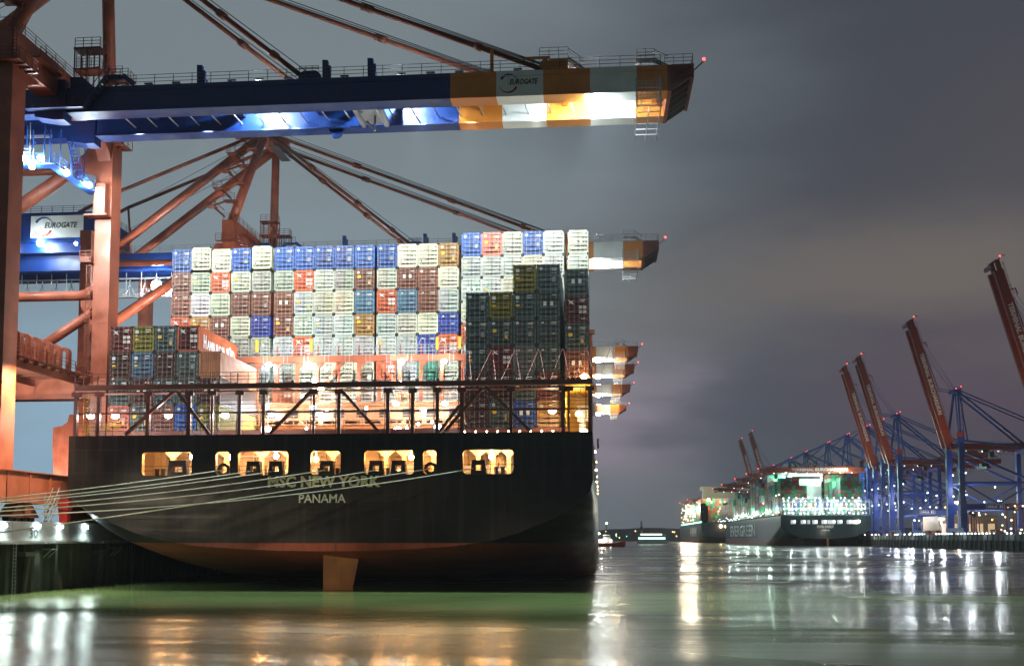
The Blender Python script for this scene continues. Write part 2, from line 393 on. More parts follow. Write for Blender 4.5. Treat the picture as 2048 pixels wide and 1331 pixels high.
# ------------------------------------------------------------------ the big ship: hull, transom, decks
def lerp_tab(tab, e):
    for (a, za), (b, zb) in zip(tab, tab[1:]):
        if e <= b: return za+(zb-za)*(e-a)/(b-a)
    return tab[-1][1]
m, nt3, b = nodes('hull_paint')
ge = nt3.nodes.new('ShaderNodeTexCoord'); sp = nt3.nodes.new('ShaderNodeSeparateXYZ'); nt3.links.new(ge.outputs['Object'], sp.inputs[0])
gt = nt3.nodes.new('ShaderNodeMath'); gt.operation = 'GREATER_THAN'; gt.inputs[1].default_value = 4.9; nt3.links.new(sp.outputs[2], gt.inputs[0])
na = noise_of(nt3, (.5, .5, .5), .45, 6); nb = noise_of(nt3, (1.3, 1.3, .07), 1.0, 6); nc = noise_of(nt3, (.06, .06, .9), 1.0, 4)
ra = ramp(nt3, .3, .75, (.004, .006, .007, 1), (.011, .0115, .012, 1)); nt3.links.new(na.outputs[0], ra.inputs[0])
rb = ramp(nt3, .50, .74, g4(0), g4(.75)); nt3.links.new(nb.outputs[0], rb.inputs[0])
nd = noise_of(nt3, (.09, .09, .12), 1.0, 3); rd = ramp(nt3, .42, .66, g4(0), g4(.85)); nt3.links.new(nd.outputs[0], rd.inputs[0])
base_ = mixc(nt3, rd.outputs[0], ra.outputs[0], (.024, .0165, .013, 1))
black0 = mixc(nt3, rb.outputs[0], base_, (.040, .028, .022, 1))
SEAM_HOOK = black0; black = black0
rc = ramp(nt3, .3, .7, (.22, .045, .022, 1), (.44, .09, .042, 1)); nt3.links.new(nb.outputs[0], rc.inputs[0])
red = mixc(nt3, rb.outputs[0], rc.outputs[0], (.06, .035, .03, 1))
HULL_MIX = (gt, red, black)
rg = ramp(nt3, .35, .7, g4(.32), g4(.55)); nt3.links.new(nc.outputs[0], rg.inputs[0]); nt3.links.new(rg.outputs[0], b.inputs['Roughness'])
bp = nt3.nodes.new('ShaderNodeBump'); bp.inputs['Distance'].default_value = .09; bp.inputs['Strength'].default_value = .4; b.inputs['Specular IOR Level'].default_value = .28
br = nt3.nodes.new('ShaderNodeTexBrick'); br.inputs['Scale'].default_value = 1.0; br.inputs['Mortar Size'].default_value = .012; br.inputs['Brick Width'].default_value = 7.5; br.inputs['Row Height'].default_value = 2.45; br.inputs['Mortar Smooth'].default_value = .6
mpb = nt3.nodes.new('ShaderNodeMapping'); mpb.inputs['Rotation'].default_value = (R(90), 0, 0); nt3.links.new(ge.outputs['Object'], mpb.inputs[0]); nt3.links.new(mpb.outputs[0], br.inputs['Vector'])
sf = nt3.nodes.new('ShaderNodeMath'); sf.operation = 'MULTIPLY'; sf.inputs[1].default_value = .55; nt3.links.new(br.outputs['Fac'], sf.inputs[0])
full_ = mixc(nt3, gt.outputs[0], red, black)
nt3.links.new(mixc(nt3, sf.outputs[0], full_, (.045, .036, .03, 1)), b.inputs['Base Color'])
dents = noise_of(nt3, (.8, .8, .8), .8, 3)
hm = nt3.nodes.new('ShaderNodeMath'); hm.operation = 'MULTIPLY_ADD'; hm.inputs[1].default_value = -.5; nt3.links.new(br.outputs['Fac'], hm.inputs[0]); nt3.links.new(dents.outputs[0], hm.inputs[2])
nt3.links.new(hm.outputs[0], bp.inputs['Height']); nt3.links.new(bp.outputs[0], b.inputs['Normal'])
M['hull'] = m

SX0, SX1, SY = -56.15, -.70, 104.0       # port edge, starboard edge, transom
SCX = (SX0+SX1)/2; DECK = 16.2
ship = empty('container_ship', (SCX, SY, 0), 'huge black container ship at the quay, flat stern with lit openings and cream lettering', 'ship')
TA = [(0, 11.2), (.25, 10.2), (1.1, 9.1), (2.6, 8.05), (5.1, 6.9), (7.5, 5.95), (10.2, 5.15), (14, 4.6), (18.8, 4.28), (23, 4.1), (27.8, 4.05)]
TB = [(0, 2.6), (.25, 1.4), (1.1, 0), (2.6, -.9), (5.1, -1.7), (7.5, -2.2), (10.2, -2.6), (14, -2.9), (18.8, -3), (23, -3), (27.8, -3)]
ES = [t[0] for t in TA]
def section(s, x0, x1, top):
    """deck edge port -> keel -> deck edge starboard"""
    k = (x1-x0)/(SX1-SX0); cx = (x0+x1)/2
    low = [(e, za*(1-s)+zb*s) for (e, za), (_, zb) in zip(TA, TB)]
    return [(x0, top)]+[(x0+e*k, z) for e, z in low]+[(x1-e*k, z) for e, z in reversed(low[:-1])]+[(x1, top)]
q = MB(); st = []
for y, s, x0, x1, top in ((SY, 0, SX0, SX1, DECK), (SY+2, .10, SX0, SX1, DECK), (SY+4.5, .21, SX0-.02, SX1+.02, DECK), (SY+8, .31, SX0-.03, SX1+.03, DECK), (SY+14, .43, SX0-.04, SX1+.04, DECK), (SY+20, .50, SX0-.05, SX1+.05, DECK), (SY+26, .58, SX0-.05, SX1+.05, DECK), (SY+34, .73, SX0-.05, SX1+.05, DECK), (SY+44, .9, SX0-.05, SX1+.05, DECK), (SY+52, 1.12, SX0-.05, SX1+.05, DECK), (SY+70, 1.6, SX0-.05, SX1+.05, DECK),
                          (SY+110, 2.2, SX0-.05, SX1+.05, DECK), (SY+300, 2.2, SX0-.05, SX1+.05, DECK), (SY+350, 2.0, SX0+6, SX1-6, DECK+3), (SY+385, 1.6, SX0+19, SX1-19, DECK+5), (SY+398, 1.2, SCX-1.5, SCX+1.5, DECK+6)):
    st.append([(x, y, z) for x, z in section(s, x0, x1, top)])
n = len(st[0])
for row in st: q.v += row; 
for i in range(len(st)-1):
    for j in range(n-1): q.f.append((i*n+j, i*n+j+1, (i+1)*n+j+1, (i+1)*n+j)); q.m.append(0)
q.f.append(tuple((len(st)-1)*n+j for j in range(n))); q.m.append(0)
hull = part(q, 'hull', [M['hull']], ship, smooth=True)
# transom plate with the mooring-deck openings
OP = [(-48.02, -42.63), (-40.04, -38.48), (-37.62, -32.28), (-29.88, -26.72), (-24.23, -19.03), (-18.1, -16.69), (-13.95, -8.75)]
Z0, Z1, RC = 11.93, 14.42, .42
q = MB()
def pl(pts): q.add([(x, SY, z) for x, z in pts], [tuple(range(len(pts)))])
pl([(SX0, Z1), (SX1, Z1), (SX1, DECK), (SX0, DECK)])
xs = [SX0]+[v for p in OP for v in p]+[SX1]
for a, b_ in zip(xs[::2], xs[1::2]): pl([(a, Z0), (b_, Z0), (b_, Z1), (a, Z1)])
sec = section(0, SX0, SX1, DECK)[1:-1]
top = [(x, Z0) for x, z in sec]
for (xa, za), (xb, zb) in zip(sec, sec[1:]): pl([(xa, za), (xb, zb), (xb, Z0), (xa, Z0)])
for a, b_ in OP:
    for cx, cz, sx_, sz_ in ((a, Z0, 1, 1), (b_, Z0, -1, 1), (b_, Z1, -1, -1), (a, Z1, 1, -1)):
        arc = [(cx+sx_*RC*(1-math.cos(R(t))), cz+sz_*RC*(1-math.sin(R(t)))) for t in range(0, 91, 18)]
        for p1, p2 in zip(arc, arc[1:]): pl([(cx, cz), p1, p2])
transom = part(q, 'transom', [M['hull']], ship)
for a, b_ in OP:       # welded plate edges round each opening
    ring = []; q = MB()
    for cx, cz, t0 in ((b_-RC, Z1-RC, 0), (a+RC, Z1-RC, 90), (a+RC, Z0+RC, 180), (b_-RC, Z0+RC, 270)):
        ring += [(cx+RC*math.cos(R(t0+t)), cz+RC*math.sin(R(t0+t))) for t in range(0, 91, 18)]
    k = len(ring)
    for i in range(k):
        (xa, za), (xb, zb) = ring[i], ring[(i+1) % k]
        q.quad((xa, SY-.06, za), (xb, SY-.06, zb), (xb, SY+.55, zb), (xa, SY+.55, za))
    part(q, 'opening_edge', M['cream'], ship)
q = MB(); q.box(SX0+.3, SX1-.3, SY+.4, SY+190, DECK-.35, DECK-.05)
part(q, 'deck', M['ship_brown'], ship)
# mooring deck behind the openings
q = MB()
q.box(SX0+.3, SX1-.3, SY+.3, SY+9, Z0-.55, Z0-.35); q.box(SX0+.3, SX1-.3, SY+8.6, SY+9, Z0-.35, DECK-.5); q.box(SX0+.3, SX1-.3, SY+.3, SY+9, DECK-.75, DECK-.5)
for k in range(19): q.bar((SX0+2+k*3, SY+.6, DECK-.85), (SX0+2+k*3, SY+8.4, DECK-.85), .2, .35)
for k in range(28): q.box(SX0+1.5+k*2, SX0+1.62+k*2, SY+8.45, SY+8.6, Z0-.35, DECK-.8)
part(q, 'mooring_deck', M['cream'], ship)
for x in (-46.6, -43.9, -40.6, -36.6, -33.6, -28.7, -22.9, -20.9, -17.7, -12.9, -11.3, -9.6):
    q = MB(); q.box(x-.22, x+.22, SY+4.4, SY+4.8, Z0-.35, DECK-1.2)
    for sgn in (-1, 1): q.prism([(x+sgn*.22, SY+4.45, DECK-1.2), (x+sgn*1.2, SY+4.45, DECK-1.2), (x+sgn*.22, SY+4.45, DECK-2.1)], (0, .3, 0))
    q.box(x-1.2, x+1.2, SY+4.4, SY+4.8, DECK-1.2, DECK-.78)
    part(q, 'deck_pillar', M['cream'], ship)
for x in (-45.6, -35.2, -31.0, -24.8, -22.2, -15.0, -9.9):      # winch drums inside
    q = MB(); q.tube((x-1.1, SY+6.5, Z0+.75), (x+1.1, SY+6.5, Z0+.75), .55, 14); q.tube((x-1.15, SY+6.5, Z0+.75), (x-1.05, SY+6.5, Z0+.75), .95, 16); q.tube((x+1.05, SY+6.5, Z0+.75), (x+1.15, SY+6.5, Z0+.75), .95, 16)
    q.box(x-1.5, x+1.5, SY+6.1, SY+6.9, Z0-.35, Z0+.2); q.box(x+1.3, x+2.0, SY+6.1, SY+6.9, Z0-.3, Z0+1.5)
    part(q, 'mooring_winch', M['galv'], ship)
for k in range(9):
    x = -49.0+k*5.1; q = MB(); q.tube((x, SY+8.2, Z0-.3), (x, SY+8.2, DECK-.8), .1, 6); q.box(x+.5, x+1.3, SY+8.1, SY+8.5, Z0+.6, Z0+1.6); q.bar((x-1.5, SY+7.9, Z0+2.6), (x+2.6, SY+7.9, Z0+2.6), .14)
    part(q, 'deck_fitting', M['galv'], ship)
for x in (-47.0, -36.9, -29.2, -27.3, -21.9, -14.0 if False else -10.4):
    q = MB()
    for dx in (-.35, .35): q.tube((x+dx, SY+2.2, Z0-.35), (x+dx, SY+2.2, Z0+.75), .22, 10); q.tube((x+dx, SY+2.2, Z0+.75), (x+dx, SY+2.2, Z0+.85), .28, 10)
    part(q, 'bitts', M['fairlead'], ship)
def fairlead(x, w=1.3, h=1.45):
    q = MB(); y0, y1 = SY+.35, SY+1.3
    q.box(x-w/2, x-w/2+.32, y0, y1, Z0-.3, Z0+h*.93); q.box(x+w/2-.32, x+w/2, y0, y1, Z0-.3, Z0+h*.93)
    q.box(x-w/2+.32, x+w/2-.32, y0+.01, y1-.01, Z0-.3, Z0+.4); q.box(x-w/2-.04, x+w/2+.04, y0-.01, y1+.01, Z0+h*.93, Z0+h*.93+.14)
    q.box(x-w/2+.32, x+w/2-.32, y0+.02, y1-.02, Z0+1.0, Z0+h*.93)
    q.prism([(x-w/2, y0, Z0-.3), (x-w/2-.22, y0, Z0-.3), (x-w/2, y0, Z0+h)], (0, .8, 0)); q.prism([(x+w/2, y0, Z0-.3), (x+w/2, y0, Z0+h), (x+w/2+.22, y0, Z0-.3)], (0, .8, 0))
    part(q, 'fairlead', M['fairlead'], ship)
fairlead(-44.35, 1.8, 1.6)
for x in (-36.15, -33.75, -28.3, -23.1, -20.75, -12.4): fairlead(x)
for x in (-39.3, -17.35):           # round panama chocks
    q = MB(); k = 20
    for i in range(k):
        a, b_ = 2*math.pi*i/k, 2*math.pi*(i+1)/k
        pr = lambda t, r, y: (x+r*math.cos(t), y, Z0+.62+r*math.sin(t))
        for (r0, ya), (r1, yb) in (((.36, SY+.3), (.68, SY+.3)), ((.68, SY+.3), (.68, SY+.8)), ((.36, SY+.3), (.36, SY+.8))):
            q.quad(pr(a, r0, ya), pr(b_, r0, ya), pr(b_, r1, yb), pr(a, r1, yb))
    part(q, 'panama_chock', M['fairlead'], ship)
for a, b_ in OP:
    q = MB()
    for z in (.55, 1.0): q.bar((a, SY+.25, Z0+z), (b_, SY+.25, Z0+z), .045)
    part(q, 'guard_rail', M['fairlead'], ship)
for i, (x, z, mat, W, col) in enumerate(((-43.0, 13.95, 'cool', 900, (.85, .95, 1)), (-38.75, 13.9, 'cool', 200, (.85, .95, 1)), (-33.9, 14.0, 'cool', 700, (.9, .95, 1)), (-29.6, 13.6, 'amber', 500, (1, .6, .25)), (-19.5, 13.75, 'warm', 500, (1, .75, .45)), (-11.1, 13.75, 'cool', 900, (.85, .95, 1)))):
    q = MB(); q.ball((x, SY+1.0, z), .28); q.bar((x, SY+1.0, z+.15), (x, SY+1.0, DECK-.8), .06)
    part(q, 'deck_lamp', M[mat], ship)
for x in (-47, -44.5, -39.3, -36, -33, -28.3, -23, -20, -17.4, -12.6, -10):
    point((x, SY+2.6, 14.75), 1500, (1, .50, .17), .25, ship)
# rudder, stern text
q = MB(); rx = -28.6
q.prism([(rx-.15, SY+1.2, 4.6), (rx+3.3, SY+2.6, 4.6), (rx+3.25, SY+2.55, 3.2), (rx+2.75, SY+2.4, .4), (rx+2.6, SY+2.35, -3), (rx-.15, SY+1.2, -3)], (-.12, .5, 0))
part(q, 'rudder', paint('rudder_paint', (.50, .20, .08), .5, .3, .4), ship)
q = text_mb('MSC NEW YORK', 11.9, 1.2, (-34.4, SY-.02, 10.64), (1, 0, 0), (0, 0, 1), .03, .04)
part(q, 'ship_name', M['letter'], transom)
q = text_mb('PANAMA', 4.95, .9, (-31.08, SY-.02, 9.04), (1, 0, 0), (0, 0, 1), .03, .018)
part(q, 'home_port', M['letter_pale'], transom)
# ---- aft lashing bridge on the transom
LY = 105.0
q = MB(); q.box(SX0+.1, SX1-.02, LY-.3, LY+.3, 21.2, 21.72); part(q, 'bridge_beam', M['ship_brown'], ship)
q = MB(); q.box(SX0+.2, SX1-.1, LY-.1, LY+1.3, 20.86, 20.98)
q.rail([(SX0+.15, LY-.3, 21.75), (SX1-.1, LY-.3, 21.75)], 1.15, 1.9, .07); part(q, 'bridge_railing', M['ship_brown'], ship)
posts = [(-55.95, .34), (-53.4, .3), (-47.9, .34), (-43.4, .34), (-40.9, .22), (-37.9, .3), (-35.3, .3), (-29.9, .22), (-27.2, .34), (-22.0, .34), (-19.4, .34), (-16.8, .3), (-14.2, .38), (-9.1, .34), (-3.7, .36), (-3.1, .2), (-.95, .36)]
for x, wd in posts:
    q = MB(); q.bar((x, LY, DECK-.1), (x, LY, 20.99), wd, wd+.1)
    q.bar((x-.42, LY+.35, DECK-.1), (x-.42, LY+.35, 22.9), .1); q.box(x-.45, x+.45, LY-.25, LY+.25, 20.5, 20.99)
    part(q, 'bridge_post', M['ship_brown'], ship)
for xa, za, xb, zb in ((-45.2, 20.9, -50.4, 16.4), (-44.7, 20.9, -41.2, 16.4), (-30.1, 20.9, -34.6, 16.4), (-27.0, 20.9, -22.9, 16.4), (-14.4, 19.2, -16.6, 16.4), (-12.1, 20.9, -16.0, 16.4), (-11.6, 20.9, -7.1, 16.4)):
    q = MB(); q.bar((xa, LY-.05, za), (xb, LY-.05, zb), .36, .3); part(q, 'diagonal_brace', M['ship_brown'], ship)
q = MB()
for z in (18.7,): q.bar((SX0+.2, LY+.4, z), (SX1-.1, LY+.4, z), .16, .2)
for z in (16.75, 17.2, 17.65, 19.1, 19.5, 19.9): q.bar((SX0+.2, LY-.32, z), (SX1-.1, LY-.32, z), .05)
for k in range(29): q.bar((SX0+.6+k*1.93, LY-.32, DECK-.05), (SX0+.6+k*1.93, LY-.32, 17.65), .05)
part(q, 'deck_railing', M['ship_brown'], ship)
for k in range(21):
    x = SX0+4.4+k*2.587; q = MB()
    if -42 < x < -16: 
        q.bar((x, LY+.6, 21.6), (x+.9, LY+.6, 22.5), .05); q.bar((x+.3, LY+.6, 21.6), (x+1.3, LY+.6, 22.6), .05)
        q.box(x+.1, x+.5, LY+.4, LY+.7, 21.7, 21.95)
    else:
        if x > -16: q.bar((x+.1, LY+.7, 21.7), (x+1.2, 110.9, 26.0), .05); q.bar((x+2.2, LY+.7, 21.7), (x+1.3, 110.9, 26.0), .05)
    if q.v: part(q, 'lashing_rod', M['galv' if -42 < x < -16 else 'crane_dark'], ship)
q = MB()
for x in (-55.0, -2.2): q.ladder((x, LY+.2, DECK), 4.7, .55)
for k in range(5): q.bar((-55.6, LY+1, DECK+.3+k*.22), (-51.5, LY+1, DECK+.9+k*.2), .07)
part(q, 'ladder', M['yellow'], ship)
# ---- hatch, coamings and the second lashing bridge, lit amber and white
q = MB(); q.box(SX0+1.0, SX1-2.6, 110.2, 123.5, DECK, 17.3); part(q, 'hatch_cover', M['ship_brown'], ship)
q = MB(); q.box(-42.6, -16.5, 124.3, 124.8, DECK, 19.3); q.box(-42.6, -16.5, 124.3, 124.8, 20.0, 22.0)
for k in range(11): q.box(-42.4+k*2.587, -41.9+k*2.587, 124.0, 124.8, 19.3, 20.0)
q.box(-42.6, -16.5, 122.9, 124.5, 19.2, 19.36); q.box(-42.6, -16.5, 122.9, 124.5, 21.9, 22.06)
q.rail([(-42.4, 122.95, 19.36), (-16.6, 122.95, 19.36)], 1.05, 1.6, .06); q.rail([(-42.4, 122.95, 22.06), (-16.6, 122.95, 22.06)], 1.05, 1.6, .06)
part(q, 'coaming', M['coam'], ship)
for x in (-40.2, -34.9, -24.5, -21.9, -18.6): q = MB(); q.box(x-.5, x+.5, 124.2, 124.31, 16.6, 18.2); part(q, 'doorway', M['dark'], ship)
for k in range(9): q = MB(); q.box(-41.6+k*2.9, -40.3+k*2.9, 124.22, 124.312, 20.3, 21.3); part(q, 'slot', M['dark'], ship)
q = MB(); q.box(-47, -16.2, 123.0, 123.6, 27.1, 27.85); part(q, 'upper_beam', M['ship_red'], ship)
for k in range(12):
    x = -42.45+k*2.587
    q = MB(); q.bar((x, 123.3, 22.0), (x, 123.3, 27.1), .42, .4); q.bar((x, 123.3, 27.85), (x, 123.3, 29.2), .16); q.prism([(x, 123.1, 27.09), (x+.9, 123.1, 27.09), (x, 123.1, 26.2)], (0, .3, 0)); part(q, 'upper_post', M['ship_red'], ship)
for xa, xb in ((-31.5, -35.5), (-27.0, -22.7)):
    q = MB(); q.bar((xa, 122.95, 27.0), (xb, 122.95, 21.9), .34, .3); part(q, 'upper_brace', M['ship_red'], ship)
q = MB(); q.rail([(-47, 122.9, 27.86), (-16.2, 122.9, 27.86)], 1.2, 2.587, .07)
for k in range(12):
    x = -41.2+k*2.587
    q.bar((x-.6, 122.9, 27.9), (x-1.1, 124.6, 30.2), .05); q.bar((x+.6, 122.9, 27.9), (x+1.1, 124.6, 30.2), .05)
    q.bar((x-.25, 122.7, 26.0), (x-.25, 122.7, 29.0), .045); q.bar((x+.25, 122.7, 26.0), (x+.25, 122.7, 29.0), .045)
part(q, 'upper_railing', M['galv'], ship)
for x in (-42.3, -35.4, -19.7, -16.9):
    q = MB(); q.box(x-.16, x+.16, 122.6, 122.9, 28.4, 29.9); part(q, 'beacon_box', M['decal_yellow'], ship)
# starboard passage, amber
q = MB(); q.box(-3.6, -1.0, 118, 118.3, DECK, 21.6); q.box(-3.75, -3.6, 107, 118, DECK, 21.6); q.box(-3.7, -.95, 111, 119, 21.75, 22.4)
for z in (17.5, 18.6, 19.8): q.bar((-3.5, 108, z), (-1.0, 108, z), .07)
part(q, 'side_passage', M['yellow'], ship)
q = MB(); q.box(-2.4, -1.2, 112, 113.2, 18.2, 19.9); q.box(-2.2, -1.4, 112, 113, 17, 18.2); part(q, 'control_box', M['galv'], ship)
# deck lamps: (x, y, z, material, watts)
LAMPS = [(-55.0, 106.3, 18.6, 'cool', 130), (-52.2, 106.3, 18.55, 'cool', 420), (-46.3, 106.3, 18.55, 'cool', 520), (-40.0, 106.3, 18.5, 'cool', 350), (-35.3, 106.2, 17.0, 'cool', 120), (-16.9, 106.2, 17.05, 'cool', 160),
         (-34.9, 122.4, 24.7, 'cool', 0), (-40.9, 122.5, 21.5, 'cool', 500), (-40.2, 122.5, 20.6, 'cool', 400), (-35.0, 122.5, 21.4, 'cool', 500), (-34.2, 122.5, 20.6, 'cool', 500), (-24.7, 122.5, 21.7, 'cool', 500), (-21.3, 122.5, 20.9, 'cool', 500), (-18.7, 122.5, 21.7, 'cool', 450), (-24.4, 122.5, 18.6, 'cool', 350),
         (-40.6, 122.3, 26.7, 'cool', 520), (-35.6, 122.3, 26.7, 'cool', 520), (-24.1, 122.3, 26.9, 'cool', 520), (-18.8, 122.3, 26.8, 'cool', 520), (-29.8, 122.3, 24.2, 'cool', 350), (-24.1, 122.3, 24.2, 'cool', 350), (-34.0, 122.3, 23.6, 'cool', 350),
         (-5.0, 108.6, 18.9, 'warm', 700), (-2.2, 110.5, 18.8, 'warm', 300), (-1.6, 110.6, 22.9, 'amber', 420), (-1.7, 111.5, 17.0, 'warm', 150)]
for x, y, z, mat, W in LAMPS:
    q = MB(); q.ball((x, y, z), .42, sq=(1, .5, .7)); part(q, 'deck_floodlight', M[mat], ship)
    if W: point((x, y-.5 if y < 120 else y-.5, z-.15), W*(1.0 if y < 120 else 1.7), {'cool': (.84, .95, 1), 'warm': (1, .72, .4), 'amber': (1, .6, .25)}[mat], .2, ship)
r_ = random.Random(31)
balls('bulkhead_lamp', M['cool'], ship, [(-41.5+24.5*r_.random(), 122.2+.6*r_.random(), 17.5+9.0*r_.random()) for k in range(16)], .17)
balls('rail_lamp', M['warm'], ship, [(-14.0+1.15*k, 105.6, 16.45) for k in range(9)], .09)
for x in (-41, -37, -33, -29, -25, -21, -18):      # amber working lights over the coaming
    point((x, 120.5, 18.4), 620, (1, .60, .30), .3, ship)
for x in (-54.5, -52.5, -38.5, -34): point((x, 108.5, 18), 120, (1, .55, .22), .3, ship)
point((-2.6, 113, 20.5), 420, (1, .6, .16), .3, ship); point((-2.6, 109, 17.5), 260, (1, .6, .16), .3, ship)
# starboard side fittings
for k in range(12):
    q = MB(); q.box(SX1+.06, SX1+.3, SY+6+k*9, SY+6.4+k*9, 13.2+(k % 3)*.8, 13.6+(k % 3)*.8); part(q, 'side_fitting', M['galv'], ship)
balls('side_lamp', M['warm'], ship, [(SX1+.2, SY+14+k*16, 15.3) for k in range(8)], .14)
q = MB(); q.tube((-.95, 124, DECK), (-.95, 124, 30.2), .16, 8); q.box(-1.3, -.5, 123.7, 124.3, 30.2, 30.7); part(q, 'side_mast', M['ship_red'], ship)
# funnel casing and bridge house, far forward between the stacks
q = MB(); q.box(SCX-8, SCX+8, 228, 242, DECK, 44); q.box(SCX-5, SCX+5, 230, 240, 44, 52); q.box(SCX-22, SCX+22, 366, 378, DECK, 50); q.box(SCX-27, SCX+27, 367, 374, 50, 53)
part(q, 'superstructure', M['far_white'], ship)

# ------------------------------------------------------------------ mooring lines
def rope(p, q_, sag, lab, r=.06):
    p, q_ = Vector(p), Vector(q_); pts = []
    for i in range(25):
        t = i/24; v = p.lerp(q_, t); v.z -= sag*4*t*(1-t); pts.append(v)
    mb = MB(); mb.path(pts, r, 6)
    o = mb.build('mooring_line', M['rope'], None, tuple(q_)); tag(o, lab, 'rope', 'mooring lines from the stern')
bx, by, bz = QX-1.1, 79.5, QZ+.5
for (x, z, dy, dz, sag, lab) in ((-39.35, 12.5, 0, .35, .25, 'pale mooring line from the narrow opening nearest the quay, topmost of the bundle'),
                            (-36.3, 12.35, .3, .2, .3, 'pale mooring line from the third opening, second line down in the bundle'),
                            (-34.1, 12.3, .6, .05, .35, 'pale mooring line from the third opening, just beneath two parallel lines'),
                            (-28.6, 12.4, .9, -.1, .55, 'pale mooring line leaving the middle square opening above the ship name'),
                            (-23.0, 12.4, 1.2, -.2, .75, 'rough yellowish mooring line from the opening above the letters of NEW YORK'),
                            (-12.9, 12.5, 1.5, -.35, 1.1, 'long sagging mooring line from the opening at the starboard end of the stern')):
    rope((x, SY+.1, z), (bx-dy*.2, by+dy, bz+dz), sag, lab)
rope((-17.4, SY+.1, 12.5), (QX+.7, 84, 5.2), .12, 'single steep mooring line crossing under the ship name down to the quay ledge')
# ------------------------------------------------------------------ containers
CW, CL = 2.52, 12.6
COL = dict(B=('bright blue', (.012, .085, .36)), W=('cream white', (.60, .60, .46)), G=('grey green', (.40, .44, .37)), P=('pale blue grey', (.48, .53, .51)),
           N=('brown', (.20, .07, .045)), O=('orange red', (.55, .11, .035)), Y=('ochre', (.40, .20, .05)), T=('teal green', (.04, .26, .19)), L=('slate blue', (.07, .16, .27)),
           R=('dark red', (.13, .022, .02)), K=('olive yellow', (.22, .20, .02)), S=('dark grey', (.062, .105, .105)), D=('dark brown', (.065, .03, .024)), C=('salmon red', (.55, .14, .10)), U=('violet blue', (.03, .055, .30)), E=('steel grey', (.17, .21, .215)), A=('tan', (.50, .28, .12)))
def container_body(H, blank=False):
    q = MB(); w = CW/2
    for x in (-w, w-.16):
        q.box(x, x+.16, 0, .16, .17, H-.17); q.box(x, x+.16, CL-.16, CL, .17, H-.17)
        q.box(x+.004, x+.15, .19, CL-.19, .01, .16); q.box(x+.004, x+.10, .19, CL-.19, H-.13, H-.01)
        for y in (-.01, CL-.175):
            for z in (0, H-.175): q.box(x-.008, x+.168, y, y+.185, z, z+.175, 1)
    q.box(-w+.16, w-.16, .004, .14, .02, .17); q.box(-w+.16, w-.16, .004, .14, H-.16, H-.01)
    q.box(-w+.02, w-.02, .03, CL-.03, H-.08, H-.05)
    for sx_ in (-1, 1):
        n = 36; pit = (CL-.32)/n; a = sx_*(w-.015); b_ = sx_*(w-.055); prof = []
        for i in range(n):
            y = .16+i*pit
            prof += [(a, y), (a, y+pit*.30), (b_, y+pit*.45), (b_, y+pit*.85)]
        prof.append((a, CL-.16))
        for (xa, ya), (xb, yb) in zip(prof, prof[1:]):
            vs = [(xa, ya, .15), (xb, yb, .15), (xb, yb, H-.12), (xa, ya, H-.12)]
            q.quad(*(vs if sx_ > 0 else vs[::-1]))
    q.quad((w-.1, CL-.05, .1), (-w+.1, CL-.05, .1), (-w+.1, CL-.05, H-.1), (w-.1, CL-.05, H-.1))
    if blank:
        n = 9; pit = (CW-.3)/n; x = -w+.15
        for i in range(n):
            for x0, y0, x1, y1 in ((x, .03, x+pit*.3, .03), (x+pit*.3, .03, x+pit*.45, .08), (x+pit*.45, .08, x+pit*.85, .08), (x+pit*.85, .08, x+pit, .03)):
                q.quad((x0, y0, .15), (x1, y1, .15), (x1, y1, H-.12), (x0, y0, H-.12))
            x += pit
    else: q.quad((-w+.1, .12, .1), (w-.1, .12, .1), (w-.1, .12, H-.1), (-w+.1, .16, H-.1), 2)
    me = q.build('shipping_container', [M['box'], M['dark'], M['dark']]); d = me.data; bpy.data.objects.remove(me); return d
def container_door(H, s):
    q = MB(); x0, x1 = .02, CW/2-.17; z0, z1 = .18, H-.17
    def X(x): return s*x
    zs = [z0]; k = 5; seg = (z1-z0)/k; prof = []
    for i in range(k):
        z = z0+i*seg
        prof += [(z, .03), (z+seg*.34, .03), (z+seg*.40, .12), (z+seg*.66, .12), (z+seg*.74, .03)]
    prof.append((z1, .03))
    for (za, ya), (zb, yb) in zip(prof, prof[1:]):
        vs = [(X(x0), ya, za), (X(x1), ya, za), (X(x1), yb, zb), (X(x0), yb, zb)]
        q.quad(*(vs if s > 0 else vs[::-1]))
    for rx in (.27, .82):
        q.bar((X(rx), -.012, .06), (X(rx), -.012, H-.05), .05, m=1)
        for z in (.10, .62, H*.5, H-.62, H-.12): q.box(min(X(rx-.07), X(rx+.07)), max(X(rx-.07), X(rx+.07)), -.03, .04, z-.05, z+.05, 1)
    for z, rx in ((H*.42, .27), (H*.42, .82)): q.bar((X(rx), -.03, z), (X(rx+(.38 if rx < .5 else -.38)), -.03, z-.05), .05, m=1)
    for z in (.42, .98, 1.6, H-.45): q.box(min(X(x1-.02), X(x1+.1)), max(X(x1-.02), X(x1+.1)), -.004, .03, z-.06, z+.06, 1)
    o = q.build('door', [M['box'], M['rods']]); d = o.data; bpy.data.objects.remove(o); return d
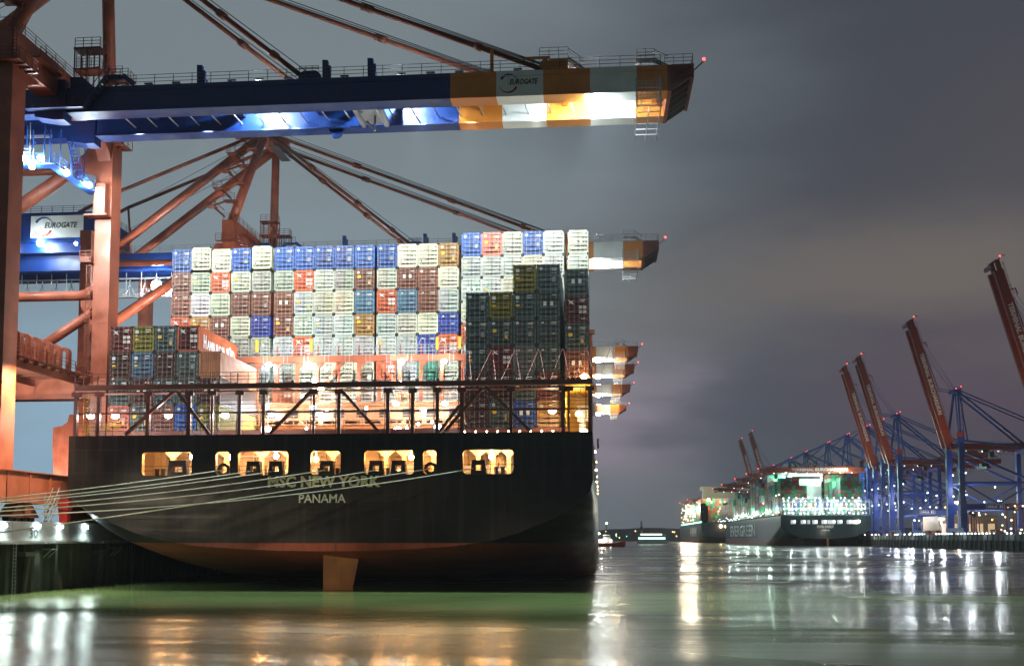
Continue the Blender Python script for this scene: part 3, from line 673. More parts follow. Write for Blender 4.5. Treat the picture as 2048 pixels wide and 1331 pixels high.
def marking(kind, H):
    q = MB(); r = random.Random(kind)
    def bar_(x, z, w_, h_, m=0): q.box(x, x+w_, -.046, -.036, z, z+h_, m)
    if kind in 'AD':
        bar_(.35, H-.55, .62, .10); bar_(.42, H-.72, .5, .08); bar_(.36, H-1.0, .2, .05); bar_(.62, H-1.0, .3, .05)
        for k in range(5): bar_(.4+.03*(k % 2), H-1.5-k*.12, .40-.05*(k % 3), .05)
        bar_(-.95, H-.62, .32, .26)
        if kind == 'D': bar_(.45, .75, .3, .34, 1); bar_(-.9, 1.5, .42, .36, 1)
    if kind == 'B':     # white bird over the door, four placards
        q.prism([(-1.0, -.036, H-.38), (-.55, -.036, H-.62), (-.35, -.036, H-.45), (-.46, -.036, H-.72), (-.25, -.036, H-1.0), (-.7, -.036, H-.82), (-.95, -.036, H-1.02), (-.74, -.036, H-.7)], (0, -.01, 0))
        for xx in (.25, .70):
            for zz in (H-1.45, H-1.95): bar_(xx, zz, .36, .34)
        bar_(.35, H-.5, .6, .12); bar_(.45, H-.68, .35, .09); bar_(.45, .4, .5, .1)
    if kind == 'C':
        bar_(-.72, H-.6, .2, .2); bar_(.3, H-.5, .6, .09); bar_(.4, H-.66, .4, .07); bar_(-.85, .62, .1, .3, 2); bar_(.42, 1.2, .28, .12)
    if kind == 'E':
        bar_(-.55, 1.35, .34, .48); bar_(.2, 1.35, .34, .48); bar_(.4, H-.5, .5, .1)
    if kind == 'F':
        bar_(-.95, H-.85, .38, .36); bar_(-.95, H-1.15, .3, .1); bar_(.3, H-.5, .55, .1); bar_(.3, H-.75, .4, .08); bar_(-.95, 1.35, .4, .2, 1)
    o = q.build('marking', [M['decal'], M['decal_yellow'], M['letter_black']]); d = o.data; bpy.data.objects.remove(o); return d
HS = {'h': 2.98, 's': 2.69}
BODY = {k: container_body(v) for k, v in HS.items()}; BLANK = {k: container_body(v, True) for k, v in HS.items()}
DOORS = {k: (container_door(v, -1), container_door(v, 1)) for k, v in HS.items()}
MARK = {(c, k): marking(c, v) for c in 'ABCDEF' for k, v in HS.items()}
def container(x, y, z, k, colkey, label, group, mk='A', blank=False, jitter=.12):
    r = random.random
    kv = 1+1.4*jitter*(r()*2-1); c = [max(.004, v*kv*(1+.3*jitter*(r()*2-1))) for v in COL[colkey][1]]
    o = bpy.data.objects.new('shipping_container', (BLANK if blank else BODY)[k]); C.objects.link(o); o.location = (x, y, z); o.color = (*c, 1)
    o['org'] = [x, y, z]; tag(o, label, 'shipping container', group)
    if not blank:
        for d in DOORS[k]:
            ch = bpy.data.objects.new('door', d); C.objects.link(ch); ch.parent = o; ch.color = (*[v*(.92+.14*r()) for v in c], 1)
        ch = bpy.data.objects.new('marking', MARK[(mk, k)]); C.objects.link(ch); ch.parent = o
    return o
MK = lambda c: {'O': 'B', 'R': 'B', 'B': 'A', 'W': 'C', 'K': 'F', 'T': 'C', 'C': 'D', 'Y': 'D'}.get(c) or random.choice('AACCEFD')
EDGE = [-54.4, -51.83, -49.24, -46.57, -43.90, -40.96, -38.36, -35.78, -33.2, -30.58, -27.75, -25.14, -22.53, -19.94]
ROWS = ['BWWBWBBBBBBWWY', 'NGOGGGOPGNGNNW', 'NPGNNNPWWLOLNP', 'OYNWUNGPPYPWWU', 'ONNGGPOPPPPPUO', 'NPGOPPWWWWOPTW', 'GNOPGOGWWPPWPP']
FY = 125.0; ztop = 42.28; tiers = ['h', 's', 'h', 's', 's', 'h', 's']
z = ztop
for ri, (row, k) in enumerate(zip(ROWS, tiers)):
    z -= HS[k]+.045
    for ci, c in enumerate(row):
        if ri == 0 and ci in (1, 4): dz = .22
        else: dz = 0
        container(EDGE[ci]+CW/2, FY+(.25 if ri == 0 and ci == 2 else 0), z+dz, k, c, f"{COL[c][0]} container in floodlit wall, {ORD[ri+1]} tier down, {ORD[ci+1]} stack from quay", 'floodlit containers of the second bay', MK(c))
EDGE2 = [-17.04, -14.50, -11.92, -9.33, -6.78]
ROWS2 = ['BCGBP', 'PPPWP', 'PPWPP', 'WPNPP', 'OPGPN', 'PGPNP', 'BPNPG']
z = 43.5
for ri, (row, k) in enumerate(zip(ROWS2, ['h', 's', 'h', 's', 's', 'h', 's'])):
    z -= HS[k]+.03
    for ci, c in enumerate(row):
        if ri > 2 and ci > 0: continue
        container(EDGE2[ci]+CW/2, FY, z, k, c, f"{COL[c][0]} container behind dark stern block, {ORD[ri+1]} tier down, {ORD[ci+1]} from quay side", 'floodlit containers of the second bay', MK(c))
z = 43.5
for ri, c in enumerate('GPPGS'):
    z -= HS['h']+.03
    container(-3.75+CW/2, FY, z, 'h', c, f"{COL[c][0]} container in outermost starboard stack of floodlit bay, {ORD[ri+1]} tier down", 'floodlit containers of the second bay', 'E' if ri == 0 else MK(c))
# stern bay, quay side: dark towards the viewer
LEFT = [('RKSR', 0), ('DLDSD', 0), ('SDSSD', 0), ('CSNBK', 0)]
SYC = 111.0; x0 = -55.35; z = 29.42
hs = None
for ri, (row, _) in enumerate(LEFT):
    z -= HS['h']+.03
    for ci, c in enumerate(row):
        if ri > 1 and ci > 4: continue
        blank = (ri == 1 and ci == 4)
        o = container(x0+.06*(-ri*.6)+ci*2.62+CW/2, SYC, z, 'h', c, f"{COL[c][0]} stern container beside crane leg, {ORD[ri+1]} tier down, {ORD[ci+1]} from quay", 'stern containers on the quay side', ('B' if c == 'R' else MK(c)), blank)
        if ri == 0 and ci == 3: hs = o
        if blank: tan = o
hs.color = (.60, .14, .045, 1); tan.color = (.42, .19, .10, 1)
hs['label'] = 'orange container with HAMBURG lettering on its long side, top tier at the stern'
tan['label'] = 'tan brown container with a doorless corrugated end, just below the HAMBURG one'
ox, oy, oz = hs.location
H = HS['h']
q = text_mb('H', .85, 1.55, (CW/2+.03, 1.3, .62), (0, 1, 0), (0, 0, 1), .0, .05)
text_mb('AMBURG', 4.4, 1.15, (CW/2+.03, 2.3, .62), (0, 1, 0), (0, 0, 1), .0, .045, mb=q)
text_mb('SÜD', 2.9, 1.6, (CW/2+.03, 8.4, .62), (0, 1, 0), (0, 0, 1), .0, .045, mb=q)
q.prism([(CW/2+.03, 6.4, 2.3), (CW/2+.03, 7.2, 1.75), (CW/2+.03, 7.6, 1.85), (CW/2+.03, 7.9, 1.2), (CW/2+.03, 8.3, 1.0), (CW/2+.03, 7.6, .85), (CW/2+.03, 7.0, .5), (CW/2+.03, 7.2, 1.1), (CW/2+.03, 6.8, 1.5), (CW/2+.03, 7.0, 1.9)], (.01, 0, 0))
o = q.build('side_lettering', M['letter_white']); o.parent = hs
# stern bay, starboard side
z = 35.6
RIGHT = ['..KS', '..ES', 'SKSS', 'SSSS', 'SSSE', 'SRES', 'SDSR', 'DSBA']
RIGHT = ['..KS', 'SKSS', 'SSSS', 'SRES', 'DDSR', 'DSBA']
z = 35.5
for ri, row in enumerate(RIGHT):
    z -= HS['h']+.03
    for ci, c in enumerate(row):
        if c == '.': continue
        container(-14.62+ci*2.62+CW/2, SYC, z, 'h', c, f"{COL[c][0]} container in dark starboard stern block, {ORD[ri+1]} tier down, {ORD[ci+1]} from gap", 'dark containers at the starboard stern', 'E' if c in 'BG' else MK(c))
z = 34.9
for ri, c in enumerate('SRSN'):
    z -= HS['h']+.03
    container(-3.66+CW/2, SYC, z, 'h', c, f"{COL[c][0]} container in single stack above amber side passage, {ORD[ri+1]} tier down", 'outermost starboard stern stack', 'E' if ri == 0 else MK(c))
# ------------------------------------------------------------------ gantry cranes of the quay on the ship's port side (built at the first crane, then copied)
YC = 107.15; CO = (-59.5, YC, QZ)
crane = empty('gantry_crane', CO, 'orange gantry crane beside the black stern, its long blue boom crossing the sky above it', 'gantry crane', 'gantry cranes beside the big ship')
def cp(q, name, mat, smooth=False): return part(q, name, mat, crane, smooth)
YA, YB = 96.5, 117.8; XL = -83.5
for y in (YA, YB):
    q = MB(); q.box(-60.5, -58.5, y-1.2, y+1.2, 12.1, 53.2)
    for z in (20, 31, 42): q.box(-60.52, -58.48, y-1.22, y+1.22, z, z+.06)
    leg = cp(q, 'leg', M['crane_red'])
    q = MB(); q.box(XL-.9, XL+.9, y-1.2, y+1.2, 25.2, 53.2); q.prism([(XL-4.0, y-1.25, 12.1), (XL+1.0, y-1.25, 12.1), (XL+1.0, y-1.25, 25.3), (XL-1.9, y-1.25, 25.3), (XL-2.2, y-1.25, 24.1), (XL-3.0, y-1.25, 23.5), (XL-4.6, y-1.25, 23.2), (XL-4.6, y-1.25, 20.0)], (0, 2.5, 0))
    cp(q, 'leg', M['crane_red'])
    q = MB(); q.box(XL+1.0, -60.5, y-.85, y+.85, 22.1, 25.2); q.box(XL+1.0, -60.5, y-1.1, y+1.1, 21.98, 22.1); q.box(XL+1.0, -60.5, y-1.1, y+1.1, 25.2, 25.29); cp(q, 'portal_beam', M['crane_red'])
    q = MB(); q.tube((XL+.9, y, 34.7), (-60.5, y, 34.7), .58, 14); cp(q, 'tie_tube', M['crane_red'], True)
    q = MB(); q.tube((XL+.9, y, 50.3), (-60.5, y, 50.3), .5, 14); cp(q, 'tie_tube', M['crane_red'], True)
    q = MB(); q.tube((-60.4, y, 33.0), (-72.5, y, 25.3), .6, 14); cp(q, 'diagonal_tube', M['crane_red'], True)
    q = MB(); q.tube((-61.6, y, 52.0), (XL+.8, y, 38.1), .8, 16); cp(q, 'diagonal_tube', M['crane_red'], True)
    q = MB(); q.prism([(-60.5, y-.12, 36.2), (-62.6, y-.12, 35.3), (-62.6, y-.12, 33.4), (-60.5, y-.12, 30.0)], (0, .24, 0)); q.prism([(-60.5, y-.5, 53.1), (-61.9, y-.5, 53.1), (-63.0, y-.5, 51.3), (-61.6, y-.5, 49.7), (-60.5, y-.5, 49.2)], (0, 1.0, 0)); cp(q, 'gusset', M['crane_red'])
for x, nm in ((-59.5, 'sill_beam'), (XL, 'sill_beam')):
    q = MB(); q.box(x-1.12, x+1.12, YA-5.2, YB+5.2, 9.0, 12.1); q.box(x-1.3, x+1.3, YA-5.3, YB+5.3, 12.1, 12.2)
    for k in range(8): q.box(x+1.12, x+1.2, YA-4+k*4, YA-3.7+k*4, 9.05, 12.05)
    cp(q, nm, M['crane_red'])
    for y in (YA-2.5, YA+4.2, YB-4.2, YB+2.5):
        q = MB(); q.prism([(x-.7, y-2.7, 7.5), (x-.7, y+2.7, 7.5), (x-.7, y+1.2, 8.95), (x-.7, y-1.2, 8.95)], (1.4, 0, 0))
        q.box(x+.75, x+1.0, y-.5, y+.5, 7.9, 8.8)
        bg_ = cp(q, 'bogie', M['crane_dark'])
        q = MB()
        for k in (-1.9, -.65, .65, 1.9): q.tube((x-.35, y+k, 7.45), (x+.35, y+k, 7.45), .5, 14)
        o = part(q, 'wheels', M['fairlead'], bg_)
q = MB(); q.box(-60.6, -58.4, YA-1.35, YB+1.35, 53.2, 56.7)
for y0, y1 in ((YA+1.2, YA+4.2), (YB-1.2, YB-4.2)): q.prism([(-60.3, y0, 53.19), (-60.3, y1, 53.19), (-60.3, y0+(y1-y0)*.3, 52.2), (-60.3, y0, 50.9)], (1.6, 0, 0))
cp(q, 'tie_beam', M['crane_red'])
q = MB(); q.box(XL-.95, XL+.95, YA-1.35, YB+1.35, 53.2, 55.6); cp(q, 'tie_beam', M['crane_red'])
q = MB(); q.box(XL-.8, XL+.8, YA+1.25, YB-1.25, 22.4, 24.8); cp(q, 'portal_beam', M['crane_red'])
# main girder (quay side) and boom (over the water): two boxes each
GN, GF = (103.4, 104.95), (110.15, 111.7); GB, GT = 51.2, 53.95
HX = -57.2
q = MB()
for y0, y1 in (GN, GF): q.box(-106, HX-.25, y0, y1, GB, GT)
for x in (-105, -95, -86, -76, -66): q.box(x-.4, x+.4, GN[1], GF[0], GT-1.2, GT-.2)
cp(q, 'main_girder', M['crane_blue'])
for y0, y1 in (GN, GF):
    q = MB()
    q.prism([(HX-3.6, y0-.04, GB-.3), (HX-1.4, y0-.04, GB-.7), (HX-.3, y0-.04, GB-.7), (HX-.3, y0-.04, GB+.3), (HX-3.6, y0-.04, GB+.3)], (0, y1-y0+.08, 0))
    q.prism([(HX-3.8, y0+.2, GT-.2), (HX-2.3, y0+.2, GT+1.1), (HX-.4, y0+.2, GT+1.1), (HX-.4, y0+.2, GT-.2)], (0, .9, 0)); q.prism([(HX+.2, y0+.2, GT-.2), (HX+.2, y0+.2, GT+1.3), (HX+1.6, y0+.2, GT+1.3), (HX+3.2, y0+.2, GT-.2)], (0, .9, 0))
    cp(q, 'hinge', M['crane_blue'])
STR = [(HX, -15.35, 0), (-15.35, -10.5, 1), (-10.5, -5.6, 2), (-5.6, -.75, 1), (-.75, 4.05, 2), (4.05, 7.2, 1)]
q = MB()
for y0, y1 in (GN, GF):
    for x0_, x1_, mi in STR:
        q.box(x0_, x1_, y0, y1, GB, GT, mi)
        q.box(x0_, x1_, (y1 if y0 < 105 else y0-.42), (y1+.42 if y0 < 105 else y0), GB-.01, GB+.10, mi); 
        q.box(x0_, x1_, y0-.12, y0-.001, GB-.012, GB+.06, mi)
        q.box(x0_, x1_, y0-.05, y0-.001, GT-.55, GT-.5, mi)
        if x1_-x0_ > 10:
            x = x0_+5.2
            while x < x1_-1: q.box(x-.03, x+.03, y0-.02, y0-.0005, GB+.1, GT-.58, mi); x += 5.2
for x, mi in ((-50, 0), (-40, 0), (-31, 0), (-22, 0), (-13, 1), (-3.5, 1), (6.2, 1)): q.box(x-.3, x+.3, GN[1], GF[0], GT-1.1, GT-.3, mi)
boom = cp(q, 'boom', [M['crane_blue'], M['orange'], M['white']])
q = MB(); q.box(7.2, 7.6, GN[0], GF[1], GB, GT); q.box(4.2, 7.2, GN[1], GF[0], GT-.4, GT-.1)
for k in range(6):
    y = GN[0]+.2+k*1.58
    q.prism([(7.6, y, GB+.1), (9.7, y, GB+1.5), (9.7, y, GT-.1), (7.6, y, GT-.1)], (0, .14, 0))
for k in range(7): q.bar((7.6, GN[0]-.02, GB+.2+k*.38), (9.7-.02*k, GN[0]-.02, min(GT-.1, GB+1.5+k*.24)), .13)
q.box(7.6, 9.9, GN[0], GF[1], GT-.1, GT+.05); q.box(9.6, 9.9, GN[0], GF[1], GB+1.3, GT-.1)
cp(q, 'boom_tip', M['crane_dark'])
q = MB()
for x in (4.0, 6.4): q.box(x-.1, x+.1, GN[0]-.9, GN[0]-.7, GB-2.1, GB+1.2)
for k in range(8): q.box(4.1, 6.3, GN[0]-.83, GN[0]-.77, GB-1.75+k*.36, GB-1.70+k*.36)
for k in range(4): q.box(4.5+k*.5, 4.55+k*.5, GN[0]-.82, GN[0]-.78, GB-1.75, GB+.8)
for k in range(6): q.box(4.0, 6.6, GN[0]-.7+k*1.5, GN[0]-.62+k*1.5, GB-1.85, GB-1.75)
for x in (4.0, 5.2, 6.4): q.box(x, x+.1, GN[0]-.9, GF[1], GB-1.95, GB-1.85)
cp(q, 'maintenance_cage', M['galv'])
q = MB(); q.bar((9.9, 103.6, GT-.6), (10.9, 103.6, GT+.35), .1); q.bar((9.9, 104.2, GT-.4), (10.9, 103.7, GT+.35), .08); cp(q, 'beacon_arm', M['rail'])
q = MB(); q.ball((10.95, 103.6, GT+.55), .17); cp(q, 'beacon', M['redlamp'])
# lettering panel on the boom
def logo(mb_t, mb_b, mb_r, x, y, z, w, h):
    text_mb('EUROGATE', w*.66, h*.30, (x+w*.24, y, z+h*.42), (1, 0, 0), (0, 0, 1), .02, .03, .28, mb=mb_t)
    crescent(mb_b, (x+w*.22, y, z+h*.5), h*.52, 150, 20, h*.14, h*.02, (1, 0, 0), (0, 0, 1), depth=.015)
    crescent(mb_r, (x+w*.22, y, z+h*.5), h*.52, 335, 195, h*.14, h*.02, (1, 0, 0), (0, 0, 1), depth=.015)
ta, tb, tr = MB(), MB(), MB(); logo(ta, tb, tr, -10.2, GN[0]-.005, GB+.42, 4.5, 2.0)
for mb_, mt in ((ta, 'letter_black'), (tb, 'logo_blue'), (tr, 'logo_red')): part(mb_, 'boom_lettering', M[mt], boom)
# rails, walkway and gear along the boom
q = MB(); q.box(HX+3, 6.6, GN[0]+.1, GN[0]+.9, GT+.02, GT+.08); q.rail([(HX+3.5, GN[0]+.1, GT+.05), (6.5, GN[0]+.1, GT+.05)], 1.15, 2.1, .055); q.rail([(HX+3.5, GF[1]-.1, GT+.05), (6.5, GF[1]-.1, GT+.05)], 1.15, 2.1, .055, bars=2)
q.rail([(-106, GN[0]+.1, GT+.05), (HX-4, GN[0]+.1, GT+.05)], 1.15, 2.2, .055); cp(q, 'boom_railing', M['rail'])
for k in range(17): q = MB(); q.box(HX+5+k*3.1, HX+5.9+k*3.1, GN[1]-.45, GN[1]-.2, GT+.65, GT+.8); q.bar((HX+5.4+k*3.1, GN[1]-.3, GT), (HX+5.4+k*3.1, GN[1]-.3, GT+.66), .06); cp(q, 'luminaire', M['rail'])
for x in (-43.0, -29.2, -24.3):
    q = MB(); q.prism([(x, GN[1]-.9, GT), (x+.55, GN[1]-.9, GT), (x+.55, GN[1]-.9, GT+2.3), (x-.05, GN[1]-.9, GT+2.35)], (0, .5, 0)); q.box(x+.58, x+.85, GN[1]-.9, GN[1]-.5, GT, GT+1.7); cp(q, 'latch_post', M['crane_blue'])
q = MB(); q.prism([(-31.7, GN[0]+.2, GT), (-29.4, GN[0]+.2, GT), (-29.4, GN[0]+.2, GT+.7), (-29.8, GN[0]+.2, GT+1.0), (-31.2, GN[0]+.2, GT+1.0), (-31.7, GN[0]+.2, GT+.5)], (0, 1.2, 0)); q.rail([(-31.6, GN[0]+.2, GT+1.0), (-29.5, GN[0]+.2, GT+1.0)], .5, .7, .05); cp(q, 'stay_anchor', M['crane_blue'])
q = MB(); q.prism([(-30.1, GF[0]-.02, GB), (-28.4, GF[0]-.02, GB), (-28.7, GF[0]-.02, GB-.8), (-29.0, GF[0]-.02, GB-1.0), (-29.6, GF[0]-.02, GB-1.0)], (0, .3, 0)); cp(q, 'stay_anchor', M['crane_blue'])
q = MB(); q.box(-5.0, -3.0, GN[0]+.3, GN[0]+2, GT, GT+1.25); q.tube((-5.4, GN[0]+.3, GT+.75), (-5.4, GN[0]+2.2, GT+.75), .55, 14); q.box(-7.6, -4.9, GN[0]+.2, GN[0]+.4, GT+1.35, GT+1.55); cp(q, 'sheave_block', M['orange']); q = MB(); q.bar((-11.0, GN[0]+.4, GT), (-11.0, GN[0]+.4, GT+2.5), .35); cp(q, 'rope_post', M['orange'])
q = MB(); q.rail([(-6.0, GN[0]+.2, GT+1.3), (-3.0, GN[0]+.2, GT+1.3)], 1.15, 1.0, .055); q.stair((-1.4, GN[0]+.6, GT+.1), (-3.0, GN[0]+.6, GT+1.3), .7); cp(q, 'sheave_railing', M['galv']); q = MB(); q.rail([(4.1, GN[0]+.2, GT+.8), (5.9, GN[0]+.2, GT+.8)], 1.1, .9, .055); q.stair((7.3, GN[0]+.6, GT+.05), (5.8, GN[0]+.6, GT+.9), .6); q.rail([(6.9, GN[0]+.1, GT+.05), (9.8, GN[0]+.1, GT+.05), (9.8, GF[1], GT+.05)], 1.1, 1.1, .055); q.box(4.0, 5.9, GN[0]+.1, GN[0]+1.2, GT+.72, GT+.8); cp(q, 'tip_railing', M['galv'])
q = MB(); q.rail([(HX+3, 106.2, GT-1.1), (4, 106.2, GT-1.1)], 1.0, 2.5, .05, bars=2)
for k in range(24): q.bar((HX+4+k*2.5, GN[1], GT-1.2), (HX+4.6+k*2.5, GF[0], GT-1.8), .12, .1)
cp(q, 'inner_walkway', M['galv'])
q = MB(); q.box(-26.2, -23.2, 105.5, 109.6, GB+.15, GB+.75); q.bar((-26, 108.8, GB+.7), (-24.5, 108.8, GB-.9), .25)
for x in (-26, -23.4): q.tube((x, 105.2, GB+.2), (x, 109.9, GB+.2), .32, 10)
q.bar((-25.5, 106, GB+.1), (-25.0, 109, GT-.3), .3); q.bar((-24.2, 107.4, GB-.9), (-24.2, 107.4, GT-.5), .22); cp(q, 'trolley', M['galv'])
# A-frame, stays
AX, AZ = -57.0, 74.0
for y, ya in ((YA, 104.2), (YB, 110.9)):
    q = MB(); q.tube((-59.5, y, 56.6), (AX, ya, AZ), .78, 16, .66); cp(q, 'mast_tube', M['crane_red'], True)
    q = MB(); q.tube((AX-.4, ya, AZ), (XL, ya, 54.6), .72, 16); cp(q, 'back_leg', M['crane_red'], True)
    q = MB(); q.tube((AX-.6, ya, AZ+.6), (-84.0, ya, 64.5), .3, 10); q.tube((-84.0, ya, 64.5), (-104, ya, GT+.2), .3, 10); q.tube((-84.0, ya, 64.5), (-83.2, ya, 55.5), .2, 8); cp(q, 'back_stay', M['crane_red'], True)
    for xe in (-31.0, -5.4):
        q = MB(); p0, p1 = Vector((AX+.8, ya, AZ+.5)), Vector((xe, ya, GT+.3)); q.tube(p0, p1, .27, 10)
        for t in (.3, .31, .62, .63, .86): c = p0.lerp(p1, t); d = (p1-p0).normalized(); q.tube(c-d*.4, c+d*.4, .42, 8)
        cp(q, 'fore_stay', M['crane_dark'], True)
    q = MB()
    for k in range(3): q.tube((AX+1.0, ya+.5+.22*k, AZ+1.4-.35*k), (-5.0, ya+.5+.22*k, GT+1.0), .055, 5)
    q.tube((AX+.8, ya+.4, AZ+.9), (-30.6, ya+.4, GT+1.0), .05, 5); q.tube((AX-.5, ya+.3, AZ), (-95, ya+.3, GT+1), .04, 5)
    cp(q, 'hoist_rope', M['rope_wire'])
q = MB(); q.box(AX-.9, AX+1.0, 103.4, 111.7, AZ-.5, AZ+1.0); q.prism([(AX+.9, 104.6, AZ+.9), (AX+2.6, 104.6, AZ+1.6), (AX+2.6, 104.6, AZ+.4), (AX+.9, 104.6, AZ-.4)], (0, 1.6, 0)); q.prism([(AX+.9, 109, AZ+.9), (AX+2.6, 109, AZ+1.6), (AX+2.6, 109, AZ+.4), (AX+.9, 109, AZ-.4)], (0, 1.6, 0)); cp(q, 'mast_head', M['crane_red'])
q = MB(); q.box(AX+1, AX+2.6, 104, 111, AZ-1.9, AZ-1.8); q.rail([(AX+2.6, 104, AZ-1.8), (AX+2.6, 111, AZ-1.8)], 1.1, 1.2, .06); q.bar((AX+1.1, 104, AZ-1.8), (AX+1.1, 104, AZ), .1); cp(q, 'mast_platform', M['rail'])
# zigzag stair beside the front mast tube
p0, p1 = Vector((-59.5, YA, 56.6)), Vector((AX, 104.2, AZ)); q = MB(); n = 5
for i in range(n):
    a = p0.lerp(p1, i/n+.04); c = p0.lerp(p1, (i+1)/n)
    a = a+Vector((-1.1, -.9, .2)); c = c+Vector((-1.2, -1.6, .2)); mid = Vector((a.x-1.6, a.y-.3, (a.z+c.z)/2))
    q.stair(a, mid, .7); q.stair(mid+Vector((0, -.9, 0)), c, .7)
    q.box(mid.x-1.0, mid.x+.6, mid.y-1.3, mid.y+.3, mid.z-.08, mid.z); q.rail([(mid.x-1.0, mid.y+.3, mid.z), (mid.x-1.0, mid.y-1.3, mid.z), (mid.x+.6, mid.y-1.3, mid.z)], 1.1, .9, .05)
    q.box(c.x-.6, c.x+1.6, c.y-.5, c.y+1.2, c.z-.08, c.z); q.rail([(c.x-.6, c.y-.5, c.z), (c.x+1.3, c.y-.5, c.z)], 1.1, .9, .05)
    q.prism([(c.x+.2, c.y+.4, c.z-.08), (c.x+1.5, c.y+.4, c.z-.08), (c.x+1.5, c.y+.4, c.z-.9)], (0, .3, 0))
cp(q, 'mast_stair', M['crane_dark'])
def tower(x, y, z0, z1):
    q = MB()
    for dx in (0, 1.5, 2.9):
        for dy in (0, 1.5): q.bar((x+dx, y+dy, z0), (x+dx, y+dy, z1-1.1), .12)
    for z in (z1-1.1, z1-3.5):
        q.box(x-.1, x+3.0, y-.1, y+1.6, z-.22, z); q.rail([(x, y, z), (x+2.9, y, z), (x+2.9, y+1.5, z)], 1.1, .95, .06)
    q.bar((x+1.2, y, z1-3.7), (x+3, y, z1-3.5), .2); q.ladder((x+.5, y-.05, z0), z1-z0-1.2, .5); q.ladder((x+1.1, y+.8, z0), z1-z0-1.2, .4)
    cp(q, 'latch_tower', M['crane_dark'])
tower(-58.0, 106.2, 54.2, 61.0); tower(-57.8, 112.6, 53.9, 60.4)
q = MB()
for y in (YA, YB):
    z = 53.2; q.box(-61.4, -57.4, y-2.0, y-1.25, z-.12, z); q.box(-58.38, -57.4, y-1.25, y+1.6, z-.12, z); q.rail([(-57.4, y+1.6, z), (-57.4, y-2.0, z), (-61.4, y-2.0, z)], 1.1, 1.1, .06)
    for k in range(3): q.bar((-58.5, y-1+k, z-.15), (-57.4, y-1+k, z-.15), .12, .3)
q.rail([(-58.5, YA-1.2, 56.7), (-58.5, YB+1.2, 56.7)], 1.1, 1.9, .06); q.rail([(-60.5, YA-1.2, 56.7), (-58.5, YA-1.2, 56.7)], 1.1, .9, .06)
q.box(-58.38, -57.5, 98.5, 103.0, 55.1, 55.2); q.rail([(-57.5, 98.5, 55.2), (-57.5, 103, 55.2)], 1.1, 1.1, .06); q.ladder((-58.3, 95.1, 53.2), 4.6, .5)
cp(q, 'leg_platform', M['crane_dark'])
q = MB(); q.box(-61.5, -55.0, GN[0]-.95, GN[0]-.1, GB+.25, GB+.33); q.rail([(-61.5, GN[0]-.95, GB+.33), (-55, GN[0]-.95, GB+.33)], .9, .9, .05, bars=1); q.stair((-54.9, GN[0]-.5, GB+.3), (-52.4, GN[0]-.5, GT+.9), .8); q.rail([(-52.4, GN[0]-.5, GT+.9), (-50.8, GN[0]-.5, GT+.9)], 1.1, .8, .05); q.box(-52.5, -50.8, GN[0]-.9, GN[0]+.1, GT+.8, GT+.9); q.bar((-50.8, GN[0]-.4, GT+1.0), (-49.5, GN[0]-.4, GT), .2, .5); cp(q, 'hinge_walkway', M['crane_blue'])
# hanging inspection walkway under the girders by the legs
q = MB(); zf = 46.8
q.box(-72, -61.2, 106.2, 107.6, zf-.08, zf); q.rail([(-72, 106.2, zf), (-61.2, 106.2, zf)], 1.15, 1.4, .07); q.rail([(-72, 107.6, zf), (-61.2, 107.6, zf)], 1.15, 1.4, .06)
q.box(-61.2, -60.0, 106.2, 116.4, zf-.09, zf-.01); q.rail([(-60.0, 106.2, zf), (-60.0, 116.4, zf)], 1.15, 1.3, .06); q.rail([(-61.2, 107.6, zf), (-61.2, 116.4, zf)], 1.15, 1.3, .06)
for k in range(6):
    x = -71.5+k*2.05; q.bar((x, 106.3, zf), (x, 106.3, GB), .12); q.bar((x, 107.5, zf), (x, 107.5, GB), .12); q.bar((x, 106.3, GB-.3), (x+1.0, 106.3, GB-2.0), .07)
for y in (107.6, 110, 113): q.bar((-60.1, y, zf), (-60.1, y, GB), .1)
q.stair((-60.6, 113.5, zf), (-60.6, 110.6, GB), .8)
cp(q, 'hanging_walkway', M['blue_bright'])
for p in ((-63.2, 105.9, 47.35), (-61.4, 105.9, 47.3), (-60.1, 109.0, 46.7), (-59.8, 113.6, 46.9), (-62.4, 105.9, 46.4)):
    q = MB(); q.ball(p, .34); cp(q, 'walkway_lamp', M['cool_big'])
q = MB(); q.box(-60.3, -58.9, 115.7, 116.58, 44.0, 47.9); q.box(-61.2, -58.4, 115.2, 116.58, 43.8, 44.0); cp(q, 'lift_landing', M['crane_dark'])
q = MB(); q.box(-60.0, -59.3, 115.66, 115.699, 45.0, 47.3); cp(q, 'landing_window', M['window'])
for y, z in ((YB, 38.5), (YB, 24.6), (YA, 38.5)):
    q = MB(); q.box(-61.9, -60.5, y-1.9, y-.2, z-.15, z); q.rail([(-60.5, y-1.9, z), (-61.9, y-1.9, z), (-61.9, y-.2, z)], 1.2, .7, .07); q.box(-61.9, -60.7, y-1.9, y-1.7, z, z+.55); cp(q, 'leg_balcony', M['crane_dark'])
q = MB()
for k in range(18): q.bar((-61.3, YB-1.45, 25+k*.75), (-60.7, YB-1.45, 25.5+k*.75), .06)
q.ladder((-61.0, YB-1.4, 25), 13.5, .55); cp(q, 'leg_ladder', M['crane_dark'])
